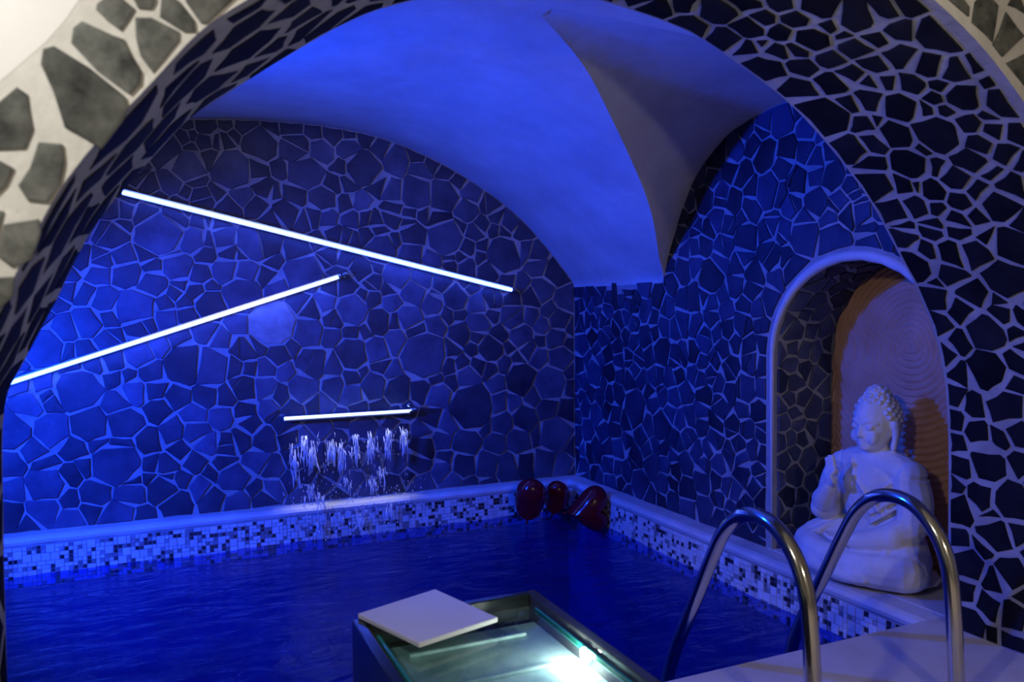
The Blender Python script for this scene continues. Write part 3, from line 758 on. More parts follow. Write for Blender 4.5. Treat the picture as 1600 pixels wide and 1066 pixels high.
for poly, s in shatter(polys, seeds, rng, 0.18, 0.004, limit=270):
    left = s[0] < AD[-1]*0.45
    if left:
        cu = sum(p[0] for p in poly)/len(poly); cv = sum(p[1] for p in poly)/len(poly)
        poly = [(cu+(p[0]-cu)*0.88, cv+(p[1]-cv)*0.93) for p in poly]
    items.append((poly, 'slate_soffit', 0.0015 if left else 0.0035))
place_stones(items, soffit_surf, wall_front, rng, 245)
print('soffit stones', nb, len(seeds), len(items))

# ---- stones on the near face of the arch wall (outlines read off one by one on the left)
surf_face = lambda u, v: (np.array([u, YN, v]), np.array([0, -1.0, 0]))
LF = [[(450, 20), (500, -20), (560, -10), (625, 45), (600, 90), (560, 145), (500, 100), (445, 45)],
      [(340, 130), (380, 100), (520, 165), (575, 185), (610, 260), (655, 335), (650, 390), (600, 440), (450, 330), (330, 200)],
      [(625, 85), (700, 85), (830, 150), (830, 190), (710, 340), (650, 260), (630, 180)],
      [(760, -40), (830, 10), (900, 100), (905, 150), (850, 150), (740, 80), (745, 0)],
      [(850, -60), (1120, -60), (1080, 0), (960, 110), (930, 110), (860, 10)],
      [(590, -60), (720, -60), (720, 10), (700, 45), (640, 40)],
      [(200, 230), (250, 215), (420, 320), (580, 450), (595, 500), (570, 560), (470, 690), (390, 640), (300, 590), (250, 430), (190, 300)],
      [(-60, 520), (80, 405), (130, 440), (140, 520), (155, 600), (120, 690), (-60, 700)],
      [(180, 660), (290, 670), (300, 750), (280, 860), (220, 940), (130, 930), (85, 860), (140, 780)],
      [(-80, 720), (0, 745), (65, 780), (30, 860), (-30, 920), (-90, 900)],
      [(20, 1040), (180, 1015), (190, 1080), (150, 1200), (60, 1240), (-20, 1180)],
      [(-80, 960), (20, 980), (-20, 1140), (-100, 1160)],
      [(-60, 1290), (70, 1280), (60, 1370), (-60, 1480)]]
rng = random.Random(3)
for pl in LF:
    poly = []
    for q in pl:
        P = on_y(q[0]/2.961, q[1]/2.961, YN); poly.append((P[0], P[2]))
    stone(poly, surf_face, wall_front, 'slate_grey', rng, 0.0035)
# the rest of the ring, beyond what the photograph traces
RF = parse("""1420,60,62 1540,150,70 1290,0,46 1570,20,40 1600,300,60 1680,150,60 1480,-90,60 1640,-60,70 1340,-100,60""", 1060, 0)
fs = []
for s in RF:
    P = on_y(s[0], s[1], YN); fs.append((P[0], P[2], s[2]*depth_of(P)/F_PX))
def ring_d(u, v):
    d = np.hypot(AP[:, 0]-u, AP[:, 1]-v); return float(d.min())
def in_open(u, v):
    return AP[0, 0] < u < AP[-1, 0] and v < np.interp(u, AP[:, 0], AP[:, 1]) 
lim = [on_y(-30, 480, YN), on_y(360, -10, YN)]
def in_ring(u, v):
    if in_open(u, v): return False
    d = ring_d(u, v)
    if not 0.05 < d < (0.08 if u < 0.9 else 0.20): return False
    return not (u < 0.50 and 0.86 < v < 1.75)
fs = fill(fs, (-0.55, 2.5, 0.0, 2.0), in_ring, 0.125, rng, tries=3000)
def clip_ring(u, v):
    d = np.hypot(AP[:, 0]-u, AP[:, 1]-v); k = int(d.argmin()); p = AP[k]; n = (p-np.array([u, v]))/d[k]
    m = (-n[0], -n[1]); c2 = p-n*(0.110 if u < 0.9 else 0.235)
    return [((n[0], n[1]), float(n@p)-0.022), (m, m[0]*c2[0]+m[1]*c2[1])]
for s, poly in zip(fs, cells(fs, clip_ring, (0.005, 0.014), rng)):
    if poly is None: continue
    uu = [q[0] for q in poly]; vv = [q[1] for q in poly]
    if s[0] < 0.5 and max(vv) > 0.93: continue
    stone(poly, surf_face, wall_front, 'slate_grey', rng, 0.0035)

# ---- stones lining the niche reveal: u along the outline, v = depth into the wall
NO = np.array(niche_outline(0.0, 40)); ND = np.r_[0, np.cumsum(np.linalg.norm(np.diff(NO, axis=0), axis=1))]
def niche_surf(u, v):
    y = np.interp(u, ND, NO[:, 0]); z = np.interp(u, ND, NO[:, 1]); e = 0.006
    t = np.array([0, np.interp(u+e, ND, NO[:, 0])-np.interp(u-e, ND, NO[:, 0]), np.interp(u+e, ND, NO[:, 1])-np.interp(u-e, ND, NO[:, 1])]); t = t/np.linalg.norm(t)
    n = np.array([0, -t[2], t[1]]); c = np.array([0, NC-y, 0.5-z])
    if n@c < 0: n = -n
    return np.array([XR+v, y, z]), n
rng = random.Random(9)
ns = fill([], (0.02, ND[-1]-0.02, 0.03, NDEP-0.01), lambda u, v: True, 0.066, rng, tries=4000)
for s, poly in zip(ns, cells(ns, lambda u, v: [((0, -1), -0.022), ((0, 1), NDEP-0.012), ((-1, 0), -0.004), ((1, 0), ND[-1]-0.004)], (0.003, 0.007), rng)):
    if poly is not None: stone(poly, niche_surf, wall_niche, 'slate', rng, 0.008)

# ------------------------------------------------------------------ mosaic bands under the copings
def mosaic(name, label, p0, p1, inward, near_first):
    p0 = np.array(p0, float); p1 = np.array(p1, float); inn = np.array(inward, float)
    L = np.linalg.norm(p1-p0); t = (p1-p0)/L; z0, z1 = ZW-0.05, -CT-0.001
    T = 0.0175; rows = int((z1-z0)/T); cols = int(L/T); rg = random.Random(hash(name) % 1000 if False else len(label))
    base = (p0+p1)/2; base[2] = z0
    root = empty(name, base); tag(root, label, 'tile band', kind='structure')
    Vb = [p0+np.array([0, 0, z0]), p1+np.array([0, 0, z0]), p1+np.array([0, 0, z1+0.01]), p0+np.array([0, 0, z1+0.01])]
    Vb = [v+inn*0.001 for v in Vb]
    mk('grout_bed', Vb, [(0, 1, 2, 3)], 'grout', parent=root, pbase=base)
    occ = np.zeros((rows, cols), bool); tiles = []
    for c in range(cols):
        for r in range(rows):
            if occ[r, c]: continue
            q = rg.random()
            if q < 0.16 and r+1 < rows and c+1 < cols and not occ[r:r+2, c:c+2].any(): w_, h_ = 2, 2
            elif q < 0.24 and c+1 < cols and not occ[r, c+1]: w_, h_ = 2, 1
            else: w_, h_ = 1, 1
            occ[r:r+h_, c:c+w_] = True
            if w_ > 1: m = 'tile_white'
            else: m = rg.choices(['tile_white', 'tile_mid', 'tile_dark'], [0.42, 0.34, 0.24])[0]
            tiles.append((c, r, w_, h_, m))
    cache = {}
    def tile_mesh(w_, h_, m):
        k = (w_, h_, m)
        if k not in cache:
            a, b = w_*T/2-0.0012, h_*T/2-0.0012; th = 0.0035
            V = []
            for lev, ins in ((0, 0), (th, 0.0008)):
                for sx, sz in ((-1, -1), (1, -1), (1, 1), (-1, 1)):
                    V.append(t*sx*(a-ins)+np.array([0, 0, sz*(b-ins)])+inn*lev)
            Fc = [(4, 5, 6, 7)]+[(i, (i+1) % 4, 4+(i+1) % 4, 4+i) for i in range(4)]
            me = bpy.data.meshes.new('mosaic_tile'); me.from_pydata([tuple(np.array(v)*S) for v in V], [], Fc); me.materials.append(MT[m]); me.update()
            cache[k] = (me, V, Fc)
        return cache[k]
    above = [x for x in tiles if z0+(x[1]+x[3])*T > ZW+0.004]
    above.sort(key=lambda x: x[0], reverse=near_first == 'end')
    single = above[near_first_skip[name]:near_first_skip[name]+300]; ss = set(single)
    bulk = {}
    for x in tiles:
        c, r, w_, h_, m = x
        P = p0+t*((c+w_/2)*T)+np.array([0, 0, z0+(r+h_/2)*T])+inn*0.001
        me, V, Fc = tile_mesh(w_, h_, m)
        if x in ss:
            o = bpy.data.objects.new('mosaic_tile', me); COL.objects.link(o); o.parent = root; o.location = Vector((P-base)*S)
        else:
            bv, bf = bulk.setdefault(m, ([], [])); i0 = len(bv); bv += [P+v for v in V]; bf += [tuple(i+i0 for i in q) for q in Fc]
    # remaining tiles: one part with three tile colours
    V = []; Fc = []; mi = []; names = list(bulk)
    for k, m in enumerate(names):
        i0 = len(V); V += bulk[m][0]; Fc += [tuple(i+i0 for i in q) for q in bulk[m][1]]; mi += [k]*len(bulk[m][1])
    o = mk('mosaic_tiles', V, Fc, names[0], parent=root, origin=base, pbase=base)
    for m in names[1:]: o.data.materials.append(MT[m])
    o.data.polygons.foreach_set('material_index', mi); tag(o, kind='stuff')
near_first_skip = {'mosaic_band': 0}
near_first_skip['mosaic_band_rear'] = 0
mosaic('mosaic_band', 'white and navy mosaic tile band under the right coping', (px1, YD, 0), (px1, py1, 0), (-1, 0, 0), 'start')
near_first_skip['mosaic_band'] = 40
mosaic('mosaic_band', 'white and navy mosaic tile band under the long rear coping', (-0.72, py1, 0), (px1, py1, 0), (0, -1, 0), 'start')

# ------------------------------------------------------------------ LED tubes on the back wall
def led_tube(a, b, label, brackets):
    a = np.array(a, float); b = np.array(b, float); base = (a+b)/2
    root = empty('led_tube', base); tag(root, label, 'led light', 'blue led tubes on the back wall')
    t = (b-a)/np.linalg.norm(b-a); n = np.array([0, 1.0, 0])
    v, f = tubevf([a+t*0.006, b-t*0.006], 0.0078, 12); mk('tube', v, f, 'led', parent=root, origin=base, pbase=base, smooth=True)
    s = np.cross(t, n); hood = 1.0 if s[2] > 0 else -1.0; V = []
    for e in (a, b):
        for (p, q) in ((-0.012, 0.012), (0.012, 0.012), (0.012, -0.006), (0.015, -0.006), (0.015, 0.026), (-0.012, 0.026)): V.append(e+s*p*hood+n*q)
    Fc = [(k, (k+1) % 6, 6+(k+1) % 6, 6+k) for k in range(6)]+[(5, 4, 3, 2, 1, 0), (6, 7, 8, 9, 10, 11)]
    o = mk('channel', V, Fc, 'alu', parent=root, origin=base, pbase=base); fix_normals(o)
    for e, d in ((a, 1), (b, -1)):
        v, f = tubevf([e-t*0.008*d, e+t*0.006*d], 0.0125, 12); mk('end_cap', v, f, 'alu', parent=root, origin=e, pbase=base)
    for e in brackets:
        e = np.array(e)
        v, f = merge(tubevf([e+np.array([0, -0.006, 0]), e+np.array([0, 0.035, 0])], 0.012, 10), spherevf(e+np.array([0.004, -0.010, 0.004]), 0.010))
        mk('bracket', v, f, 'steel', parent=root, origin=e, pbase=base, smooth=True)
YL = YB-0.036
def wallpt(x, y): return on_y(x, y, YL)
led_tube(wallpt(189, 299.5), wallpt(801, 453.5), 'long blue led tube sloping down to the right across the back wall', [])
a = wallpt(20, 597); b = wallpt(530, 432.5)
led_tube(a-(b-a)*0.12, b, 'blue led tube rising to the right, above the waterfall', [wallpt(538, 430)])

# ------------------------------------------------------------------ waterfall spout and falling water
sp0, sp1 = on_y(443, 655, YB-0.09), on_y(642, 641, YB-0.09)
zs = (sp0[2]+sp1[2])/2; sx0, sx1 = sp0[0], sp1[0]
root = empty('waterfall_spout', ((sx0+sx1)/2, YB, zs)); tag(root, 'glowing slot spout pouring a waterfall from the back wall', 'spout')
rb = ((sx0+sx1)/2, YB, zs)
bevbox('spout_body', (sx0, sx1, YB-0.086, YB+0.01, zs-0.018, zs-0.007), 'alu', 0.003, parent=root, pbase=rb)
bevbox('led_lip', (sx0+0.004, sx1-0.004, YB-0.094, YB-0.080, zs-0.005, zs+0.006), 'blade_led', 0.003, parent=root, pbase=rb)
bevbox('spout_cover', (sx0, sx1, YB-0.078, YB+0.01, zs-0.006, zs+0.004), 'alu', 0.003, parent=root, pbase=rb)
e = np.array([sx1+0.02, YB-0.07, zs+0.004])
v, f = merge(spherevf(e, (0.026, 0.03, 0.014)), spherevf(e+np.array([-0.025, 0, 0.024]), (0.013, 0.014, 0.012)), tubevf([e, e+np.array([0, 0.09, 0])], 0.014, 10))
mk('valve_cap', v, f, 'steel', parent=root, origin=e, pbase=rb, smooth=True)
lw = lamp('spout_light', 'AREA', ((sx0+sx1)/2, YB-0.100, zs-0.004), 0.42, (0.92, 0.95, 1.0), ((sx0+sx1)/2, YB-0.125, ZW), 0.01)
lw.data.shape = 'RECTANGLE'; lw.data.size = (sx1-sx0)*S*0.95; lw.data.size_y = 0.012; lw.data.spread = math.radians(32)
# water: a thin uneven film plus broken, aerated strands and drops
rw = random.Random(17)
def fall():
    V = []; Fc = []
    y0 = YB-0.088
    nx, nz = 90, 60
    for j in range(nz+1):
        t = j/nz; z = zs-0.012-(zs-0.012-ZW)*t
        y = y0-0.045*math.sqrt(t)
        for i in range(nx+1):
            s_ = i/nx; x = sx0+0.004+(sx1-sx0-0.008)*s_+0.02*t*(0.5-s_)
            V.append((x, y+0.004*math.sin(40*s_+6*t)*t+0.003*math.sin(97*s_-9*t)*t, z))
    for j in range(nz):
        for i in range(nx): a = j*(nx+1)+i; Fc.append((a, a+1, a+nx+2, a+nx+1))
    return V, Fc
v, f = fall(); film = mk('water_film', v, f, 'water_clear', smooth=True, origin=((sx0+sx1)/2, YB-0.1, 0))
def strands():
    parts = []
    clumps = [(0.06, 0.30, 0.75), (0.14, 0.22, 0.5), (0.20, 0.30, 0.6), (0.34, 0.28, 0.45), (0.42, 0.35, 0.6), (0.54, 0.25, 0.5), (0.66, 0.2, 0.5), (0.80, 0.2, 0.48), (0.93, 0.18, 0.45)]
    H = zs-0.012
    def P(s_, t):
        x = sx0+0.006+(sx1-sx0-0.012)*s_; return np.array([x, YB-0.092-0.045*math.sqrt(max(t, 0))-rw.uniform(0.002, 0.012), H-(H-ZW)*t])
    clumps = [(a, b*0.55, c*0.62, 34) for a, b, c in clumps]+[(0.17, 0.50, 0.62, 14), (0.25, 0.58, 0.68, 22), (0.46, 0.44, 0.56, 10), (0.66, 0.46, 0.60, 14), (0.74, 0.42, 0.52, 16), (0.22, 0.78, 0.90, 16), (0.55, 0.76, 0.92, 14), (0.80, 0.72, 0.86, 12)]
    for (s_, t0, t1, nn) in clumps:
        for _ in range(nn):
            tt = rw.uniform(t0, t1); ss = s_+rw.gauss(0, 0.017+0.012*(tt-t0))
            L = rw.uniform(0.03, 0.13); a = P(ss, tt); b = P(ss+rw.gauss(0, 0.008), tt+L); m = (a+b)/2+np.array([rw.gauss(0, 0.002), 0, 0])
            w_ = rw.uniform(0.0012, 0.0040); parts.append(tubevf([a, m, b], [w_*0.3, w_, w_*0.25], 5))
    for _ in range(240):
        tt = rw.uniform(0.1, 0.98); ss = rw.uniform(0, 1); L = rw.uniform(0.01, 0.04); a = P(ss, tt); b = P(ss, min(1.0, tt+L))
        if a[2]-b[2] < 0.002: continue
        w_ = rw.uniform(0.0008, 0.002); parts.append(tubevf([a, (a+b)/2, b], [w_*0.4, w_, w_*0.3], 5))
    for _ in range(200):
        ss = rw.uniform(-0.05, 1.08); tt = rw.uniform(0.55, 1.0); a = P(ss, tt)+np.array([0, rw.uniform(-0.04, 0.0), rw.uniform(-0.005, 0.03)])
        r = rw.uniform(0.0015, 0.0042); parts.append(spherevf(a, (r, r, r*1.5), 6, 4))
    return merge(*parts)
v, f = strands(); st = mk('foam_strands', v, f, 'foam', smooth=True, origin=((sx0+sx1)/2, YB-0.1, 0), parent=None)
wf = empty('waterfall', ((sx0+sx1)/2, YB-0.1, 0)); tag(wf, 'thin sheet of falling water with white strands below the spout', 'waterfall')
for o in (film, st): o.parent = wf; o.location = (0, 0, 0); o['kind'] = 'stuff'

# ------------------------------------------------------------------ blue flood lamp under the vault, plus an added one on the left wall
def flood_lamp(pos, aim, mount, label):
    root = empty('flood_lamp', mount); rb = mount; tag(root, label, 'lamp')
    fl = np.array(pos); fd = np.array(aim)-fl; fd = fd/np.linalg.norm(fd)
    v, f = tubevf([fl-fd*0.05, fl-fd*0.04, fl+fd*0.03], [0.03, 0.05, 0.055], 20); mk('lamp_body', v, f, 'black', parent=root, origin=rb, pbase=rb)
    v, f = tubevf([fl+fd*0.030, fl+fd*0.036], [0.050, 0.044], 20); mk('lens', v, f, 'flood_lens', parent=root, origin=rb, pbase=rb)
    v, f = tubevf([fl-fd*0.03, np.array(mount)], 0.012, 10); mk('bracket', v, f, 'alu', parent=root, origin=rb, pbase=rb)
flood_lamp(FLOOD, FLOOD_AIM, (FLOOD[0], FLOOD[1], barrel_z(FLOOD[0])), 'blue flood lamp under the left haunch of the vault')
flood_lamp(ADDED_FLOOD, ADDED_FLOOD_AIM, (XL, ADDED_FLOOD[1]-0.05, ADDED_FLOOD[2]), 'added unseen blue flood on the left wall aimed at the back wall')

# room lamps (outside the picture, in the room the camera stands in)
for L, lab in ((ROOMLAMP, 'small warm lamp hanging beside the arch'), (ROOMLAMP2, 'small warm lamp hanging at the right of the room')):
    root = empty('pendant_lamp', (L[0], L[1], 2.4)); rb = (L[0], L[1], 2.4); tag(root, lab, 'lamp')
    v, f = tubevf([(L[0], L[1], 2.4), (L[0], L[1], L[2]+0.06)], 0.004, 8); mk('cord', v, f, 'black', parent=root, pbase=rb, origin=rb)
    v, f = tubevf([(L[0], L[1], L[2]+0.06), (L[0], L[1], L[2]+0.02), (L[0], L[1], L[2])], [0.02, 0.05, 0.07], 20, caps=False); mk('lamp_shade', v, f, 'black', parent=root, pbase=rb, origin=rb, smooth=True)
    v, f = spherevf((L[0], L[1], L[2]+0.02), 0.028); mk('bulb', v, f, 'warm_lens', parent=root, pbase=rb, origin=rb, smooth=True)

rb = (ADDED_UPLIGHT[0], ADDED_UPLIGHT[1], 0.0); root = empty('added_uplight_stand', rb); tag(root, 'added black stand with a fill spot, unseen behind the camera', 'lamp')  # unseen stand, added only to carry the fill spot
v, f = tubevf([(ADDED_UPLIGHT[0], ADDED_UPLIGHT[1], 0.0), (ADDED_UPLIGHT[0], ADDED_UPLIGHT[1], 0.015), (ADDED_UPLIGHT[0], ADDED_UPLIGHT[1], 0.02)], [0.12, 0.12, 0.02], 24); mk('base', v, f, 'black', parent=root, origin=rb, pbase=rb)
v, f = tubevf([(ADDED_UPLIGHT[0], ADDED_UPLIGHT[1]-0.03, 0.02), (ADDED_UPLIGHT[0], ADDED_UPLIGHT[1]-0.03, ADDED_UPLIGHT[2])], 0.010, 10); mk('pole', v, f, 'black', parent=root, origin=rb, pbase=rb)
ul = np.array(ADDED_UPLIGHT); ud = np.array(ADDED_UPLIGHT_AIM)-ul; ud = ud/np.linalg.norm(ud)
v, f = tubevf([ul-ud*0.06, ul-ud*0.05, ul+ud*0.03], [0.02, 0.035, 0.045], 20); mk('lamp_head', v, f, 'black', parent=root, origin=rb, pbase=rb)
v, f = tubevf([ul+ud*0.030, ul+ud*0.036], [0.040, 0.036], 20); mk('lens', v, f, 'warm_lens', parent=root, origin=rb, pbase=rb)

# ------------------------------------------------------------------ ladder rails
lb = (1.51, 1.285, 0.0); ladder = empty('pool_ladder', lb); tag(ladder, 'polished steel pool ladder with two arched handrails on the deck', 'ladder')
def rail(X):
    # outline in the plane X = const, from the deck foot over the bend and down into the water
    keys = [(1.285, 0.0), (1.290, 0.10), (1.300, 0.24), (1.315, 0.335), (1.352, 0.405), (1.41, 0.452), (1.475, 0.463), (1.535, 0.445), (1.59, 0.395), (1.635, 0.32), (1.70, 0.195), (1.765, 0.075), (1.81, -0.02), (1.835, -0.10), (1.845, -0.20), (1.847, -0.55), (1.847, -0.95)]
    P = [(X, y, z) for y, z in catmull(keys, 7)]
    b = (X, 1.285, 0)
    v, f = tubevf(P, 0.0185, 24); r = mk('handrail', v, f, 'steel', parent=ladder, origin=b, pbase=lb, smooth=True)
    v, f = tubevf([(X, 1.285, 0.0), (X, 1.285, 0.006), (X, 1.286, 0.014)], [0.044, 0.042, 0.022], 24); mk('flange', v, f, 'steel', parent=r, origin=b, pbase=b)
rail(1.285); rail(1.735)
for z in (-0.32, -0.60, -0.88):
    bevbox('step', (1.30, 1.72, 1.81, 1.885, z-0.012, z+0.012), 'steel', 0.005, parent=ladder, pbase=lb)

# ------------------------------------------------------------------ glass table with the white board
TX0, TX1, TY0, TY1, TZ = 0.365, 0.795, 0.86, 1.665, 0.30
tb = ((TX0+TX1)/2, (TY0+TY1)/2, 0.0)
root = empty('glass_table', tb); tag(root, 'low dark glass table box with a lit glass top on the deck', 'table')
T = 0.022
kw = dict(parent=root, pbase=tb)
bevbox('side_panel', (TX0, TX0+T, TY0, TY1, 0.0, TZ), 'dark_panel', 0.003, **kw)
bevbox('side_panel', (TX1-T, TX1, TY0, TY1, 0.0, TZ), 'smoked', 0.003, **kw)
bevbox('end_panel', (TX0+T, TX1-T, TY1-T, TY1, 0.0, TZ), 'dark_panel', 0.003, **kw)
bevbox('end_panel', (TX0+T, TX1-T, TY0, TY0+T, 0.0, TZ), 'dark_panel', 0.003, **kw)
GX0, GX1, GY0, GY1 = TX0+0.045, TX1-0.03, TY0+0.03, TY1-0.06
gz = TZ-0.022
gt = bevbox('glass_top', (GX0, GX1, GY0, GY1, gz-0.008, gz+0.004), 'glass', 0.002, **kw)
for b in ((GX0-0.008, GX0, GY0, GY1, gz-0.010, gz+0.005), (GX1, GX1+0.006, GY0, GY1, gz-0.010, gz+0.005)):
    bevbox('glass_edge', b, 'glass_edge', 0.003, **kw)
bevbox('tray', (TX0+T, TX1-T, TY0+T, TY1-T-0.02, 0.236, 0.242), 'tray', 0.002, **kw)
for y in (1.56, 1.40, 1.24, 1.08):
    bevbox('tray_rib', (TX0+T+0.07, TX1-T-0.05, y-0.006, y+0.006, 0.242, 0.250), 'tray', 0.003, **kw)
LT = (TX1-T-0.020, 1.37, 0.262)
v, f = tubevf([(LT[0]+0.016, LT[1], LT[2]+0.004), (LT[0]+0.008, LT[1], LT[2]+0.004)], [0.016, 0.014], 20); mk('lamp_lens', v, f, 'table_lens', **kw)
lamp('table_light', 'POINT', LT, LAMPS['table'], (1.0, 0.98, 0.93), None, 0.008)
# white board: lies across the table's rear corner
zb = TZ+0.001
cs = []
for q in ((559, 959), (680, 920.5), (778, 965), (655, 1005)):
    d = ray(*q); P = CAM+d*(zb+0.010-HC)/d[2]; cs.append(P)
cs = np.array(cs); bc = cs.mean(0); bc[2] = zb
V = [(p[0], p[1], zb) for p in cs]+[(p[0], p[1], zb+0.010) for p in cs]
Fc = [(3, 2, 1, 0), (4, 5, 6, 7)]+[(i, (i+1) % 4, 4+(i+1) % 4, 4+i) for i in range(4)]
brd = mk('white_board', V, Fc, 'board', origin=bc); fix_normals(brd)
bm = bmesh.new(); bm.from_mesh(brd.data); bmesh.ops.bevel(bm, geom=bm.edges[:], offset=0.0015, segments=2, affect='EDGES'); bm.to_mesh(brd.data); bm.free()
tag(brd, 'white square flat board lying across the corner of the glass table', 'board')

# ------------------------------------------------------------------ heart balloons
def heart_balloon(c, size, rot, label):
    """puffed heart: outline inflated to both sides, with a crease between the lobes"""
    nu, nv = 56, 22; V = []; Fc = []
    def outline(t):
        x = 16*math.sin(t)**3; y = 13*math.cos(t)-5*math.cos(2*t)-2*math.cos(3*t)-math.cos(4*t); return x/17.0, (y+2.5)/17.0
    for j in range(nv+1):
        ph = math.pi*j/nv
        k = math.sin(ph); dpt = math.cos(ph)
        for i in range(nu):
            x, y = outline(2*math.pi*i/nu)
            # pull the inner rings towards the body of the heart and round them off
            cx, cy = 0.0, 0.12
            px, py = cx+(x-cx)*k**0.75, cy+(y-cy)*k**0.75
            V.append((px, 0.62*dpt*(1-0.15*max(0, -py)), py))
    for j in range(nv):
        for i in range(nu): Fc.append((j*nu+i, (j+1)*nu+i, (j+1)*nu+(i+1) % nu, j*nu+(i+1) % nu))
    R = Matrix.Rotation(rot[2], 3, 'Z') @ Matrix.Rotation(rot[1], 3, 'Y') @ Matrix.Rotation(rot[0], 3, 'X')
    Vw = [np.array(c)+np.array(R @ Vector(v))*size for v in V]
    o = mk('heart_balloon', Vw, Fc, 'balloon', origin=c, smooth=True)
    bm = bmesh.new(); bm.from_mesh(o.data); bmesh.ops.remove_doubles(bm, verts=bm.verts[:], dist=0.0005); bmesh.ops.recalc_face_normals(bm, faces=bm.faces[:])
    for _ in range(14): bmesh.ops.smooth_vert(bm, verts=bm.verts[:], factor=0.5, use_axis_x=True, use_axis_y=True, use_axis_z=True)
    bm.to_mesh(o.data); bm.free()
    # knot
    tip = np.array(c)+np.array(R @ Vector((0, 0, -0.86)))*size; dirn = np.array(R @ Vector((0, 0, -1)))
    v, f = tubevf([tip-dirn*0.01, tip+dirn*0.006, tip+dirn*0.014], [0.007, 0.004, 0.008], 8); mk('knot', v, f, 'balloon', parent=o, origin=c, pbase=c)
    tag(o, label, 'balloon', 'red balloons in the pool corner'); return o
def on_ray(x, y, Y): return on_y(x, y, Y)
c = on_y(828, 781, 3.76); heart_balloon(c, 0.135, (0.15, 0.30, 1.15), 'dark red heart balloon floating at the left, standing tallest')
c = on_y(870, 779, 3.84); heart_balloon(c, 0.108, (0.2, 0.5, 0.9), 'dark red heart balloon half hidden behind the other two')
c = on_y(917, 797, 3.56); heart_balloon(c, 0.140, (0.75, 1.45, 0.5), 'dark red heart balloon lying at the right against the pool wall')

